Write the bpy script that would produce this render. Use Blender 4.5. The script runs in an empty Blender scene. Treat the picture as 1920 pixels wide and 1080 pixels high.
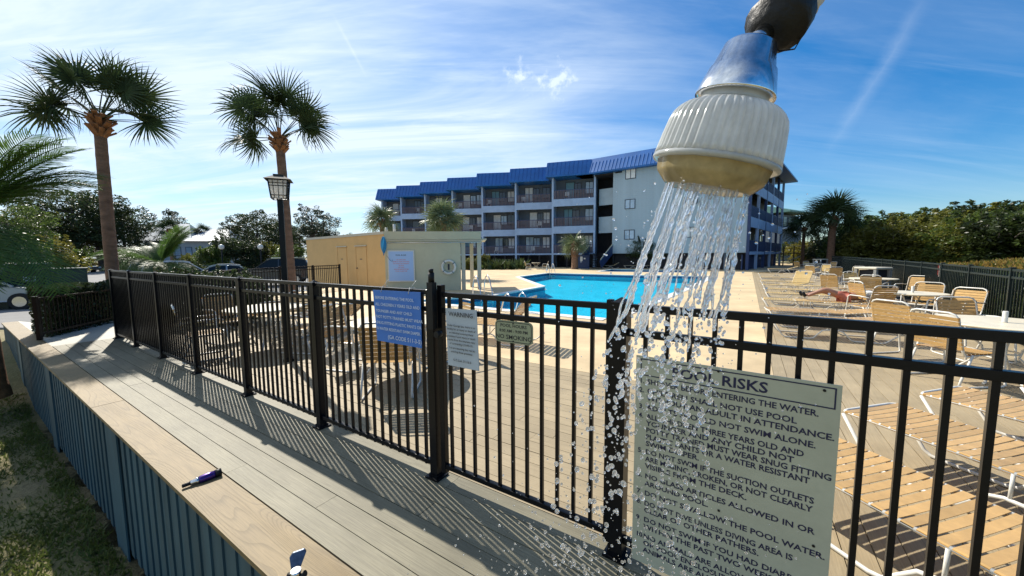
import bpy, bmesh, math, random
from mathutils import Vector, Matrix, noise
from mathutils.geometry import tessellate_polygon
R = math.radians
random.seed(7)
SC = bpy.context.scene
COL = SC.collection

# ------------------------------------------------------------------ camera, sky, sun, exposure
CAM_H = 1.6; FPX = 690.0; PITCH = R(5.15); ROLL = R(-0.4)
FW = Vector((0, math.cos(PITCH), -math.sin(PITCH)))
U0 = Vector((0, math.sin(PITCH), math.cos(PITCH))); R0 = Vector((1, 0, 0))
RT = math.cos(ROLL) * R0 + math.sin(ROLL) * U0
UP = -math.sin(ROLL) * R0 + math.cos(ROLL) * U0
EYE = Vector((0, 0, CAM_H))
cam_d = bpy.data.cameras.new('camera'); cam = bpy.data.objects.new('camera', cam_d); COL.objects.link(cam)
cam_d.sensor_width = 36; cam_d.lens = FPX / 1920 * 36; cam_d.clip_start = 0.02; cam_d.clip_end = 3000
cam.matrix_world = Matrix(((RT.x, UP.x, -FW.x, EYE.x), (RT.y, UP.y, -FW.y, EYE.y), (RT.z, UP.z, -FW.z, EYE.z), (0, 0, 0, 1)))
SC.camera = cam
SUN_EL = R(42.9); SUN_AZ = R(-40.8)          # azimuth from +Y towards +X
sun_dir = Vector((math.sin(SUN_AZ) * math.cos(SUN_EL), math.cos(SUN_AZ) * math.cos(SUN_EL), math.sin(SUN_EL)))
sd = bpy.data.lights.new('sun', 'SUN'); sun = bpy.data.objects.new('sun', sd); COL.objects.link(sun)
sd.energy = 5.0; sd.angle = R(0.55); sd.color = (1, 0.94, 0.84)
sun.rotation_euler = sun_dir.to_track_quat('Z', 'Y').to_euler()
SC.view_settings.view_transform = 'Standard'; SC.view_settings.look = 'None'
SC.view_settings.gamma = 1; SC.view_settings.use_curve_mapping = False
SC.view_settings.exposure = 0.6

world = bpy.data.worlds.new('World'); SC.world = world; world.use_nodes = True
def nodes_of(tree):
    nt = tree; nt.nodes.clear()
    def N(t, **kw):
        n = nt.nodes.new(t)
        for k, v in kw.items():
            if k in n.inputs.keys(): n.inputs[k].default_value = v
            else: setattr(n, k, v)
        return n
    return N, nt.links.new
def sky_nodes():
    N, L = nodes_of(world.node_tree)
    out = N('ShaderNodeOutputWorld'); bg = N('ShaderNodeBackground', Strength=0.055)
    sky = N('ShaderNodeTexSky'); sky.sky_type = 'NISHITA'; sky.sun_disc = False
    sky.sun_elevation = SUN_EL; sky.sun_rotation = SUN_AZ; sky.air_density = 1.15; sky.dust_density = 0.25; sky.ozone_density = 2.6
    hs = N('ShaderNodeHueSaturation', Saturation=1.28, Value=1.4)
    tint = N('ShaderNodeMix', data_type='RGBA', blend_type='MULTIPLY'); tint.inputs[0].default_value = 1; tint.inputs[7].default_value = (0.82, 1.0, 1.2, 1)
    L(sky.outputs[0], tint.inputs[6]); L(tint.outputs[2], hs.inputs['Color'])
    tc = N('ShaderNodeTexCoord'); sep = N('ShaderNodeSeparateXYZ'); L(tc.outputs['Generated'], sep.inputs[0])
    def M(op, a, b=None, c=None, clamp=False):
        m = N('ShaderNodeMath', operation=op); m.use_clamp = clamp
        for i, x in enumerate((a, b, c)):
            if x is None: continue
            if isinstance(x, (int, float)): m.inputs[i].default_value = x
            else: L(x, m.inputs[i])
        return m.outputs[0]
    z = M('MAXIMUM', sep.outputs[2], 0.0); zz = M('ADD', z, 0.16)
    px = M('DIVIDE', sep.outputs[0], zz); py = M('DIVIDE', sep.outputs[1], zz)
    cmb = N('ShaderNodeCombineXYZ'); L(px, cmb.inputs[0]); L(py, cmb.inputs[1])
    def cloud(rot, sc, nscale, lo, hi, detail=7, dist=0.6, rough=0.6):
        mp = N('ShaderNodeMapping'); L(cmb.outputs[0], mp.inputs[0]); mp.inputs['Rotation'].default_value = (0, 0, R(rot)); mp.inputs['Scale'].default_value = sc
        n = N('ShaderNodeTexNoise', Scale=nscale, Detail=detail, Roughness=rough, Distortion=dist); L(mp.outputs[0], n.inputs['Vector'])
        r = N('ShaderNodeMapRange', interpolation_type='SMOOTHSTEP'); L(n.outputs[0], r.inputs[0]); r.inputs[1].default_value = lo; r.inputs[2].default_value = hi
        return r.outputs[0]
    veil = cloud(28, (0.55, 1.9, 1), 0.9, 0.3, 0.72, 6, 0.9)
    wisp = cloud(36, (0.35, 3.2, 1), 1.6, 0.45, 0.8, 9, 1.4, 0.66)
    wisp2 = cloud(-48, (0.3, 3.6, 1), 1.3, 0.55, 0.85, 8, 0.9, 0.62)
    # thickness of the high cloud grows towards the west (left), where the front comes in
    west = N('ShaderNodeMapRange', interpolation_type='SMOOTHSTEP'); L(M('SUBTRACT', M('MULTIPLY', sep.outputs[1], 0.25), sep.outputs[0]), west.inputs[0])
    west.inputs[1].default_value = -0.5; west.inputs[2].default_value = 0.75
    a = M('MULTIPLY', veil, M('ADD', M('MULTIPLY', west.outputs[0], 0.66), 0.10))
    b = M('MULTIPLY', wisp, M('ADD', M('MULTIPLY', west.outputs[0], 0.24), 0.08))
    c = M('MULTIPLY', wisp2, 0.16)
    fac = M('ADD', M('ADD', a, b), c)
    base = M('MULTIPLY', west.outputs[0], 0.42); fac = M('ADD', fac, base)
    # a contrail smear and a small puff
    def streak(p, q, w, amp, nz=9.0):
        p = Vector(p).normalized(); q = Vector(q).normalized(); t = (q - p); ln = t.length; t.normalize(); nrm = p.cross(q).normalized()
        def dot(v):
            d = N('ShaderNodeVectorMath', operation='DOT_PRODUCT'); L(tc.outputs['Generated'], d.inputs[0]); d.inputs[1].default_value = v; return d.outputs['Value']
        nn = N('ShaderNodeTexNoise', Scale=nz, Detail=6.0, Roughness=0.65); L(tc.outputs['Generated'], nn.inputs['Vector'])
        dn = M('ADD', dot(nrm), M('MULTIPLY', M('SUBTRACT', nn.outputs[0], 0.5), w * 1.6))
        g = M('SUBTRACT', 1, M('DIVIDE', M('ABSOLUTE', dn), w), clamp=True)
        al = M('SUBTRACT', dot(t), p.dot(t))
        e = M('MULTIPLY', M('DIVIDE', al, 0.1, clamp=True), M('DIVIDE', M('SUBTRACT', ln, al), 0.1, clamp=True))
        front = M('GREATER_THAN', dot((p + q).normalized()), 0.6)
        return M('MULTIPLY', M('MULTIPLY', M('MULTIPLY', M('POWER', g, 1.5), e), M('MULTIPLY', nn.outputs[0], amp)), front)
    def dr(x, y): return FW + (x - 960) / FPX * RT + (540 - y) / FPX * UP
    fac = M('ADD', fac, streak(dr(1540, 300), dr(1760, -30), 0.02, 0.26))
    fac = M('ADD', fac, streak(dr(620, 20), dr(690, 150), 0.006, 0.5))
    def puff(x, y, r, amp):
        d = N('ShaderNodeVectorMath', operation='DISTANCE'); nm = N('ShaderNodeVectorMath', operation='NORMALIZE'); L(tc.outputs['Generated'], nm.inputs[0])
        L(nm.outputs[0], d.inputs[0]); d.inputs[1].default_value = dr(x, y).normalized()
        nn = N('ShaderNodeTexNoise', Scale=26.0, Detail=7.0, Roughness=0.6); L(tc.outputs['Generated'], nn.inputs['Vector'])
        g = M('SUBTRACT', 1, M('DIVIDE', d.outputs['Value'], r), clamp=True)
        t = N('ShaderNodeMapRange', interpolation_type='SMOOTHSTEP'); L(M('MULTIPLY', nn.outputs[0], M('POWER', g, 0.45)), t.inputs[0]); t.inputs[1].default_value = 0.33; t.inputs[2].default_value = 0.62
        return M('MULTIPLY', t.outputs[0], amp)
    fac = M('ADD', fac, puff(978, 142, 0.07, 0.8)); fac = M('ADD', fac, puff(1045, 148, 0.075, 0.85))
    fac = M('MINIMUM', fac, 0.92)
    mix = N('ShaderNodeMix', data_type='RGBA'); L(fac, mix.inputs[0]); L(hs.outputs[0], mix.inputs[6])
    mix.inputs[7].default_value = (11.0, 12.6, 14.2, 1)
    L(mix.outputs[2], bg.inputs[0]); L(bg.outputs[0], out.inputs[0])
sky_nodes()

# ------------------------------------------------------------------ helpers
def gp(px, py, z=0.0):
    """point of the place at height z seen at a photo pixel (survey helper)"""
    d = FW + (px - 960) / FPX * RT + (540 - py) / FPX * UP
    t = (z - CAM_H) / d.z
    return EYE + d * t
def dp(px, py, dist):
    """point at a horizontal distance (along +Y)"""
    d = FW + (px - 960) / FPX * RT + (540 - py) / FPX * UP
    return EYE + d * (dist / d.y)

def mat(name, col, rough=0.6, metal=0.0, nz=None, bump=None, spec=0.5, coat=0.0, trans=0.0, ior=1.45, col2=None, sss=0.0, stretch=None, rand=0.0, transl=0.0, emis=None):
    m = bpy.data.materials.new(name); m.use_nodes = True
    N, L = nodes_of(m.node_tree)
    out = N('ShaderNodeOutputMaterial'); b = N('ShaderNodeBsdfPrincipled', Roughness=rough, Metallic=metal, IOR=ior)
    b.inputs['Specular IOR Level'].default_value = spec; b.inputs['Coat Weight'].default_value = coat
    b.inputs['Transmission Weight'].default_value = trans
    c4 = (*col, 1); b.inputs['Base Color'].default_value = c4
    tc = N('ShaderNodeTexCoord'); vec = tc.outputs['Object']
    if rand or stretch:
        mp = N('ShaderNodeMapping'); L(vec, mp.inputs[0]); vec = mp.outputs[0]
        if stretch: mp.inputs['Scale'].default_value = stretch
        if rand:
            oi = N('ShaderNodeObjectInfo'); cm = N('ShaderNodeCombineXYZ'); mu = N('ShaderNodeMath', operation='MULTIPLY'); mu.inputs[1].default_value = 37.0
            L(oi.outputs['Random'], mu.inputs[0]); L(mu.outputs[0], cm.inputs[0]); L(mu.outputs[0], cm.inputs[1]); L(cm.outputs[0], mp.inputs['Location'])
    last = None
    if nz:
        sc, amt = nz
        n = N('ShaderNodeTexNoise', Scale=sc, Detail=6.0, Roughness=0.62); L(vec, n.inputs['Vector'])
        mx = N('ShaderNodeMix', data_type='RGBA'); r = N('ShaderNodeMapRange'); r.inputs[1].default_value = 0.3; r.inputs[2].default_value = 0.7
        L(n.outputs[0], r.inputs[0]); L(r.outputs[0], mx.inputs[0])
        a = col; c = col2 if col2 else tuple(min(1, x * (1 + amt)) for x in col)
        if not col2: a = tuple(x * (1 - amt) for x in col)
        mx.inputs[6].default_value = (*a, 1); mx.inputs[7].default_value = (*c, 1); last = mx.outputs[2]
        n2 = N('ShaderNodeTexNoise', Scale=sc * 7.3, Detail=4.0); L(vec, n2.inputs['Vector'])
        m2 = N('ShaderNodeMix', data_type='RGBA', blend_type='MULTIPLY'); m2.inputs[0].default_value = min(1, amt * 1.5); L(last, m2.inputs[6])
        r2 = N('ShaderNodeMapRange'); r2.inputs[3].default_value = 0.55; r2.inputs[4].default_value = 1.35; L(n2.outputs[0], r2.inputs[0]); L(r2.outputs[0], m2.inputs[7]); last = m2.outputs[2]
    if rand:
        oi2 = N('ShaderNodeObjectInfo'); r3 = N('ShaderNodeMapRange'); r3.inputs[3].default_value = 1 - rand; r3.inputs[4].default_value = 1 + rand; L(oi2.outputs['Random'], r3.inputs[0])
        m3 = N('ShaderNodeMix', data_type='RGBA', blend_type='MULTIPLY'); m3.inputs[0].default_value = 1
        if last: L(last, m3.inputs[6])
        else: m3.inputs[6].default_value = c4
        L(r3.outputs[0], m3.inputs[7]); last = m3.outputs[2]
    if last: L(last, b.inputs['Base Color'])
    if bump:
        n = N('ShaderNodeTexNoise', Scale=bump[0], Detail=6.0); L(vec, n.inputs['Vector'])
        bp = N('ShaderNodeBump', Strength=bump[1], Distance=bump[2] if len(bump) > 2 else 0.01); L(n.outputs[0], bp.inputs['Height']); L(bp.outputs[0], b.inputs['Normal'])
    sh = b.outputs[0]
    if transl:
        t = N('ShaderNodeBsdfTranslucent'); mxs = N('ShaderNodeMixShader'); mxs.inputs[0].default_value = transl
        if last: L(last, t.inputs['Color'])
        else: t.inputs['Color'].default_value = c4
        L(b.outputs[0], mxs.inputs[1]); L(t.outputs[0], mxs.inputs[2]); sh = mxs.outputs[0]
    if emis:
        b.inputs['Emission Color'].default_value = (*emis[0], 1); b.inputs['Emission Strength'].default_value = emis[1]
    L(sh, out.inputs[0])
    m['bsdf'] = b.name
    return m

def wood_mat(name, col, dark, ring=9.0, fine=0.5, rand=0.1, rough=0.62, st=(0.9, 5.0), lines=1.0):
    """composite board: embossed grain along local X"""
    m = bpy.data.materials.new(name); m.use_nodes = True
    N, L = nodes_of(m.node_tree)
    out = N('ShaderNodeOutputMaterial'); b = N('ShaderNodeBsdfPrincipled', Roughness=rough)
    b.inputs['Specular IOR Level'].default_value = 0.35
    tc = N('ShaderNodeTexCoord'); oi = N('ShaderNodeObjectInfo'); mu = N('ShaderNodeMath', operation='MULTIPLY'); mu.inputs[1].default_value = 53.0
    L(oi.outputs['Random'], mu.inputs[0]); cm = N('ShaderNodeCombineXYZ'); L(mu.outputs[0], cm.inputs[0]); L(mu.outputs[0], cm.inputs[1])
    mp = N('ShaderNodeMapping'); L(tc.outputs['Object'], mp.inputs[0]); L(cm.outputs[0], mp.inputs['Location']); mp.inputs['Scale'].default_value = (*st, 1)
    nlow = N('ShaderNodeTexNoise', Scale=1.0, Detail=1.2, Roughness=0.45, Distortion=0.3); L(mp.outputs[0], nlow.inputs['Vector'])
    # contour lines of a stretched noise read as cathedral grain
    k = N('ShaderNodeMath', operation='MULTIPLY'); k.inputs[1].default_value = ring * 2; L(nlow.outputs[0], k.inputs[0])
    s = N('ShaderNodeMath', operation='FRACT'); L(k.outputs[0], s.inputs[0])
    r = N('ShaderNodeMapRange', interpolation_type='SMOOTHSTEP'); r.inputs[1].default_value = 0.0; r.inputs[2].default_value = 0.42; r.inputs[3].default_value = 1 - lines; L(s.outputs[0], r.inputs[0])
    mp2 = N('ShaderNodeMapping'); L(tc.outputs['Object'], mp2.inputs[0]); L(cm.outputs[0], mp2.inputs['Location']); mp2.inputs['Scale'].default_value = (3.0, 90.0, 1)
    nf = N('ShaderNodeTexNoise', Scale=1.5, Detail=4.0, Roughness=0.7); L(mp2.outputs[0], nf.inputs['Vector'])
    mx = N('ShaderNodeMix', data_type='RGBA'); mx.inputs[6].default_value = (*dark, 1); mx.inputs[7].default_value = (*col, 1); L(r.outputs[0], mx.inputs[0])
    rf = N('ShaderNodeMapRange'); rf.inputs[1].default_value = 0.3; rf.inputs[2].default_value = 0.7; rf.inputs[3].default_value = 1 - fine * 0.5; rf.inputs[4].default_value = 1 + fine * 0.3; L(nf.outputs[0], rf.inputs[0])
    m2 = N('ShaderNodeMix', data_type='RGBA', blend_type='MULTIPLY'); m2.inputs[0].default_value = 1; L(mx.outputs[2], m2.inputs[6]); L(rf.outputs[0], m2.inputs[7])
    r3 = N('ShaderNodeMapRange'); r3.inputs[3].default_value = 1 - rand; r3.inputs[4].default_value = 1 + rand; L(oi.outputs['Random'], r3.inputs[0])
    m3 = N('ShaderNodeMix', data_type='RGBA', blend_type='MULTIPLY'); m3.inputs[0].default_value = 1; L(m2.outputs[2], m3.inputs[6]); L(r3.outputs[0], m3.inputs[7])
    nd = N('ShaderNodeTexNoise', Scale=2.2, Detail=5.0); L(tc.outputs['Object'], nd.inputs['Vector'])
    rd = N('ShaderNodeMapRange'); rd.inputs[1].default_value = 0.35; rd.inputs[2].default_value = 0.65; rd.inputs[3].default_value = 0.86; rd.inputs[4].default_value = 1.08; L(nd.outputs[0], rd.inputs[0])
    m4 = N('ShaderNodeMix', data_type='RGBA', blend_type='MULTIPLY'); m4.inputs[0].default_value = 1; L(m3.outputs[2], m4.inputs[6]); L(rd.outputs[0], m4.inputs[7])
    L(m4.outputs[2], b.inputs['Base Color'])
    ad = N('ShaderNodeMath', operation='ADD'); L(r.outputs[0], ad.inputs[0]); L(nf.outputs[0], ad.inputs[1])
    bp = N('ShaderNodeBump', Strength=0.5, Distance=0.0012); L(ad.outputs[0], bp.inputs['Height']); L(bp.outputs[0], b.inputs['Normal'])
    L(b.outputs[0], out.inputs[0]); return m

class Fr:
    """plan frame: u along, w to the left of it (towards the inside), z up"""
    def __init__(s, o, ang=None, d=None):
        s.o = Vector((o[0], o[1], o[2] if len(o) > 2 else 0))
        if d is not None: ang = math.atan2(d[1], d[0])
        s.a = ang; s.d = Vector((math.cos(ang), math.sin(ang), 0)); s.n = Vector((-math.sin(ang), math.cos(ang), 0))
    def p(s, u, w, z=0): return s.o + s.d * u + s.n * w + Vector((0, 0, z))
ID = Fr((0, 0, 0), 0)

class B:
    def __init__(s): s.v = []; s.f = []; s.sm = []
    def add(s, vs, fs, smooth=False):
        k = len(s.v); s.v += [tuple(v) for v in vs]; s.f += [tuple(k + i for i in f) for f in fs]; s.sm += [smooth] * len(fs); return s
    def box(s, fr, u0, u1, w0, w1, z0, z1):
        P = [fr.p(u, w, z) for z in (z0, z1) for (u, w) in ((u0, w0), (u1, w0), (u1, w1), (u0, w1))]
        return s.add(P, [(3, 2, 1, 0), (4, 5, 6, 7), (0, 1, 5, 4), (1, 2, 6, 5), (2, 3, 7, 6), (3, 0, 4, 7)])
    def beam(s, a, b, w, h, up=(0, 0, 1)):
        a = Vector(a); b = Vector(b); d = (b - a).normalized(); upv = Vector(up)
        if abs(d.dot(upv)) > 0.98: upv = Vector((1, 0, 0))
        x = d.cross(upv).normalized() * w / 2; y = x.cross(d).normalized() * h / 2
        P = [c + i * x + j * y for c in (a, b) for (i, j) in ((-1, -1), (1, -1), (1, 1), (-1, 1))]
        return s.add(P, [(3, 2, 1, 0), (4, 5, 6, 7), (0, 1, 5, 4), (1, 2, 6, 5), (2, 3, 7, 6), (3, 0, 4, 7)])
    def tube(s, pts, r, n=6, cap=True, closed=False):
        pts = [Vector(p) for p in pts]; m = len(pts); rs = r if isinstance(r, (list, tuple)) else [r] * m
        ring = []; prev = None; base = len(s.v)
        for i, p in enumerate(pts):
            a = pts[i - 1] if (i > 0 or closed) else pts[i]; b = pts[(i + 1) % m] if (i < m - 1 or closed) else pts[i]
            t = (b - a).normalized()
            if prev is None:
                x = t.cross(Vector((0, 0, 1)));
                if x.length < 0.1: x = t.cross(Vector((1, 0, 0)))
            else: x = prev - t * prev.dot(t)
            if x.length < 1e-6: x = t.orthogonal()
            x.normalize(); prev = x; y = t.cross(x)
            for j in range(n):
                an = 2 * math.pi * j / n; s.v.append(tuple(p + (x * math.cos(an) + y * math.sin(an)) * rs[i]))
        for i in range(m - (0 if closed else 1)):
            for j in range(n):
                a = base + i * n + j; b = base + i * n + (j + 1) % n; i2 = (i + 1) % m
                s.f.append((a, b, base + i2 * n + (j + 1) % n, base + i2 * n + j)); s.sm.append(n > 4)
        if cap and not closed:
            s.f.append(tuple(base + j for j in reversed(range(n)))); s.sm.append(False)
            s.f.append(tuple(base + (m - 1) * n + j for j in range(n))); s.sm.append(False)
        return s
    def cyl(s, a, b, r, n=12, r2=None): return s.tube([a, b], [r, r if r2 is None else r2], n)
    def prism(s, poly, z0, z1, fr=ID):
        n = len(poly); P = [fr.p(x, y, z0) for x, y in poly] + [fr.p(x, y, z1) for x, y in poly]
        tri = tessellate_polygon([[Vector((x, y, 0)) for x, y in poly]])
        F = [tuple(n + i for i in t) for t in tri] + [tuple(reversed(t)) for t in tri] + [(i, (i + 1) % n, n + (i + 1) % n, n + i) for i in range(n)]
        return s.add(P, F)
    def extr(s, prof, fr, u0, u1):
        """profile of (w, z) swept along u"""
        n = len(prof); P = [fr.p(u0, w, z) for w, z in prof] + [fr.p(u1, w, z) for w, z in prof]
        tri = tessellate_polygon([[Vector((x, y, 0)) for x, y in prof]])
        F = [tuple(reversed(t)) for t in tri] + [tuple(n + i for i in t) for t in tri] + [((i + 1) % n, i, n + i, n + (i + 1) % n) for i in range(n)]
        return s.add(P, F)
    def lathe(s, prof, o=(0, 0, 0), ax=(0, 0, 1), n=24, rmod=None, capends=True):
        o = Vector(o); ax = Vector(ax).normalized(); x = ax.orthogonal().normalized(); y = ax.cross(x); base = len(s.v)
        for t, r in prof:
            for j in range(n):
                an = 2 * math.pi * j / n; rr = r if rmod is None else rmod(r, t, an)
                s.v.append(tuple(o + ax * t + (x * math.cos(an) + y * math.sin(an)) * rr))
        m = len(prof)
        for i in range(m - 1):
            for j in range(n):
                s.f.append((base + i * n + j, base + i * n + (j + 1) % n, base + (i + 1) * n + (j + 1) % n, base + (i + 1) * n + j)); s.sm.append(True)
        if capends:
            s.f.append(tuple(base + j for j in reversed(range(n)))); s.sm.append(False)
            s.f.append(tuple(base + (m - 1) * n + j for j in range(n))); s.sm.append(False)
        return s
    def sph(s, c, r, nu=10, nv=6, sc=(1, 1, 1), rot=None):
        c = Vector(c); vs = []; fs = []
        def tr(v):
            v = Vector((v[0] * sc[0] * r, v[1] * sc[1] * r, v[2] * sc[2] * r))
            return (rot @ v if rot is not None else v) + c
        vs.append(tr((0, 0, 1)))
        for i in range(1, nv):
            th = math.pi * i / nv
            for j in range(nu): ph = 2 * math.pi * j / nu; vs.append(tr((math.sin(th) * math.cos(ph), math.sin(th) * math.sin(ph), math.cos(th))))
        vs.append(tr((0, 0, -1))); last = len(vs) - 1
        for j in range(nu): fs.append((0, 1 + j, 1 + (j + 1) % nu))
        for i in range(nv - 2):
            for j in range(nu): a = 1 + i * nu + j; b = 1 + i * nu + (j + 1) % nu; fs.append((a, a + nu, b + nu, b))
        for j in range(nu): fs.append((last, 1 + (nv - 2) * nu + (j + 1) % nu, 1 + (nv - 2) * nu + j))
        return s.add(vs, fs, True)
    def mesh(s, name, m, off=(0, 0, 0)):
        me = bpy.data.meshes.new(name); ox, oy, oz = off
        me.from_pydata([(x - ox, y - oy, z - oz) for x, y, z in s.v], [], s.f)
        me.polygons.foreach_set('use_smooth', s.sm)
        for mm in (m if isinstance(m, (list, tuple)) else [m]): me.materials.append(mm)
        me.update(); return me
    def obj(s, name, m, parent=None, kind=None, label=None, world=True, bevel=0, loc=None):
        """world=True: the vertices are world coordinates (parent must be unrotated)"""
        off = (0, 0, 0)
        if parent is not None and world: off = wloc(parent)
        if loc is not None: off = loc
        o = bpy.data.objects.new(name, s.mesh(name, m, off)); COL.objects.link(o)
        if parent is not None: o.parent = parent
        if loc is not None: o.location = Vector(loc) - (Vector(wloc(parent)) if parent is not None else Vector((0, 0, 0)))
        if bevel:
            bv = o.modifiers.new('bevel', 'BEVEL'); bv.width = bevel; bv.segments = 2; bv.limit_method = 'ANGLE'
        if kind: o['kind'] = kind
        if label: o['label'] = label
        return o
def wloc(o):
    v = Vector((0, 0, 0))
    while o is not None: v += o.location; o = o.parent
    return tuple(v)
def tag(o, label, cat, group=None):
    o['label'] = label; o['category'] = cat
    if group: o['group'] = group
    return o
def thing(name, label, cat, loc=(0, 0, 0), rz=0, group=None):
    o = bpy.data.objects.new(name, None); o.empty_display_size = 0.2; COL.objects.link(o); o.location = Vector((loc[0], loc[1], loc[2] if len(loc) > 2 else 0)); o.rotation_euler = (0, 0, rz)
    return tag(o, label, cat, group)
def part(name, me, parent, loc=None, rot=None):
    o = bpy.data.objects.new(name, me); COL.objects.link(o); o.parent = parent
    if loc is not None: o.location = loc
    if rot is not None: o.rotation_euler = rot
    return o
def dup(root, loc, rz, label, group=None, scale=None):
    def cp(o, par):
        c = o.copy(); COL.objects.link(c); c.parent = par
        for ch in o.children: cp(ch, c)
        return c
    c = cp(root, None); c.location = loc; c.rotation_euler = (0, 0, rz)
    if scale: c.scale = (scale,) * 3 if not isinstance(scale, tuple) else scale
    c['label'] = label
    if group: c['group'] = group
    return c

# ------------------------------------------------------------------ materials
m_black = mat('black_powder_coat', (0.004, 0.0045, 0.006), 0.3, nz=(60, 0.3), bump=(300, 0.08, 0.0005), spec=0.28)
m_blackfar = mat('black_metal', (0.005, 0.006, 0.007), 0.4, spec=0.25)
m_greenfence = mat('dark_green_metal', (0.012, 0.02, 0.018), 0.4, spec=0.4)
m_cap = wood_mat('tan_cap_board', (0.23, 0.165, 0.078), (0.14, 0.10, 0.045), ring=24, fine=0.5, st=(0.38, 3.2), lines=0.6)
m_plank = wood_mat('greige_composite_board', (0.198, 0.178, 0.118), (0.145, 0.128, 0.083), ring=14, fine=0.6, rand=0.10, st=(0.12, 6.0), lines=0.45)
m_plank2 = wood_mat('sand_composite_board', (0.34, 0.27, 0.165), (0.285, 0.225, 0.135), ring=10, fine=0.4, rand=0.05, st=(0.12, 6.0), lines=0.4)
m_under = mat('deck_substructure', (0.03, 0.025, 0.02), 0.9)
m_skirt = mat('slate_blue_board', (0.04, 0.085, 0.105), 0.6, nz=(3, 0.25), bump=(90, 0.2, 0.001), stretch=(1, 1, 0.2), rand=0.12)
m_conc = mat('pool_concrete', (0.55, 0.42, 0.245), 0.75, nz=(0.7, 0.2), bump=(35, 0.35, 0.004))
m_path = mat('path_concrete', (0.5, 0.48, 0.42), 0.8, nz=(1.5, 0.12), bump=(80, 0.3, 0.002))
m_cope = mat('coping_white', (0.70, 0.68, 0.62), 0.5, nz=(3, 0.08))
m_white = mat('white_enamel', (0.62, 0.60, 0.54), 0.3, nz=(20, 0.1), coat=0.3)
m_strap = mat('tan_vinyl_strap', (0.56, 0.35, 0.13), 0.35, nz=(12, 0.12), rand=0.14, transl=0.18, coat=0.2)
m_strapy = mat('yellow_vinyl_strap', (0.60, 0.43, 0.17), 0.35, nz=(12, 0.12), rand=0.1, transl=0.18)
m_tabletop = mat('cream_tabletop', (0.66, 0.58, 0.42), 0.35, nz=(6, 0.08))
m_chrome = mat('chrome', (0.72, 0.72, 0.72), 0.14, 1.0, nz=(60, 0.3), bump=(70, 0.18, 0.001))
m_steel = mat('steel', (0.55, 0.56, 0.58), 0.18, 1.0)
m_rubber = mat('black_rubber', (0.008, 0.008, 0.008), 0.5, bump=(220, 0.5, 0.002), spec=0.35)
m_tape = mat('white_tape', (0.6, 0.57, 0.53), 0.6, nz=(35, 0.2), bump=(90, 0.5, 0.002))
m_beige = mat('pale_stucco', (0.49, 0.465, 0.33), 0.8, nz=(2, 0.06), bump=(120, 0.2, 0.002))
m_orange = mat('tan_stucco', (0.62, 0.39, 0.16), 0.8, nz=(2, 0.06), bump=(120, 0.2, 0.002))
m_trimb = mat('beige_trim', (0.5, 0.46, 0.36), 0.6)
m_siding = mat('pale_blue_siding', (0.36, 0.45, 0.51), 0.7, nz=(1.2, 0.1))
m_band = mat('blue_grey_board', (0.33, 0.45, 0.64), 0.65, nz=(1.5, 0.1))
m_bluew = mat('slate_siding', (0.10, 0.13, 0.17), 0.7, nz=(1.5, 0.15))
m_navy = mat('navy_trim', (0.02, 0.045, 0.13), 0.55, nz=(4, 0.2))
m_rail = mat('brown_rail', (0.17, 0.13, 0.14), 0.65, nz=(5, 0.2))
m_blueroof = mat('cobalt_metal_roof', (0.003, 0.105, 0.36), 0.45, nz=(0.8, 0.15), coat=0.1)
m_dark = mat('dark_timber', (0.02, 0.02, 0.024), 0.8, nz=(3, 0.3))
m_winfr = mat('window_frame_dark', (0.012, 0.016, 0.035), 0.4)
m_curtain = mat('curtain', (0.72, 0.74, 0.74), 0.8, nz=(8, 0.15))
m_trunk = mat('palm_bark', (0.19, 0.11, 0.07), 0.9, nz=(4, 0.35), bump=(26, 0.9, 0.03), stretch=(1, 1, 2.5))
m_boot = mat('palm_boots', (0.25, 0.11, 0.045), 0.85, nz=(9, 0.4), bump=(20, 0.8, 0.02))
m_bark = mat('bark', (0.09, 0.07, 0.055), 0.9, nz=(5, 0.4), bump=(20, 0.8, 0.02))
m_frond = mat('fan_frond', (0.035, 0.058, 0.018), 0.62, nz=(3, 0.3), spec=0.3, transl=0.24, rand=0.2)
m_frond2 = mat('feather_frond', (0.085, 0.155, 0.03), 0.45, nz=(3, 0.3), transl=0.4, rand=0.2)
m_frond3 = mat('grey_green_frond', (0.15, 0.19, 0.09), 0.38, nz=(3, 0.3), transl=0.3, rand=0.2)
m_leafs = {}
def leafmat(k, col, tr=0.3):
    m_leafs[k] = mat('leaf_' + k, col, 0.42, nz=(0.9, 0.5), transl=tr, rand=0.15)
leafmat('dark', (0.045, 0.066, 0.02), 0.4); leafmat('mid', (0.085, 0.125, 0.024), 0.45); leafmat('yellow', (0.20, 0.18, 0.026), 0.5); leafmat('olive', (0.145, 0.15, 0.026), 0.5)
leafmat('gold', (0.26, 0.17, 0.04), 0.4); leafmat('hedge', (0.04, 0.058, 0.02), 0.25); leafmat('pine', (0.04, 0.056, 0.026), 0.25)
m_asph = mat('parking_asphalt', (0.20, 0.195, 0.185), 0.9, nz=(0.6, 0.16), bump=(60, 0.4, 0.004))
m_grassg = mat('patchy_lawn', (0.16, 0.15, 0.06), 0.95, nz=(1.4, 0.5), bump=(25, 0.8, 0.03), col2=(0.26, 0.21, 0.11))
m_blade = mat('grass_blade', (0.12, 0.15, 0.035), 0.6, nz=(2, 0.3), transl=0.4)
m_box = mat('dark_green_cabinet', (0.012, 0.035, 0.026), 0.4, nz=(4, 0.2))
m_boxb = mat('black_cabinet', (0.016, 0.018, 0.017), 0.45, nz=(4, 0.2))
m_plastic = mat('sign_white_plastic', (0.62, 0.64, 0.62), 0.35, nz=(14, 0.05))

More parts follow.
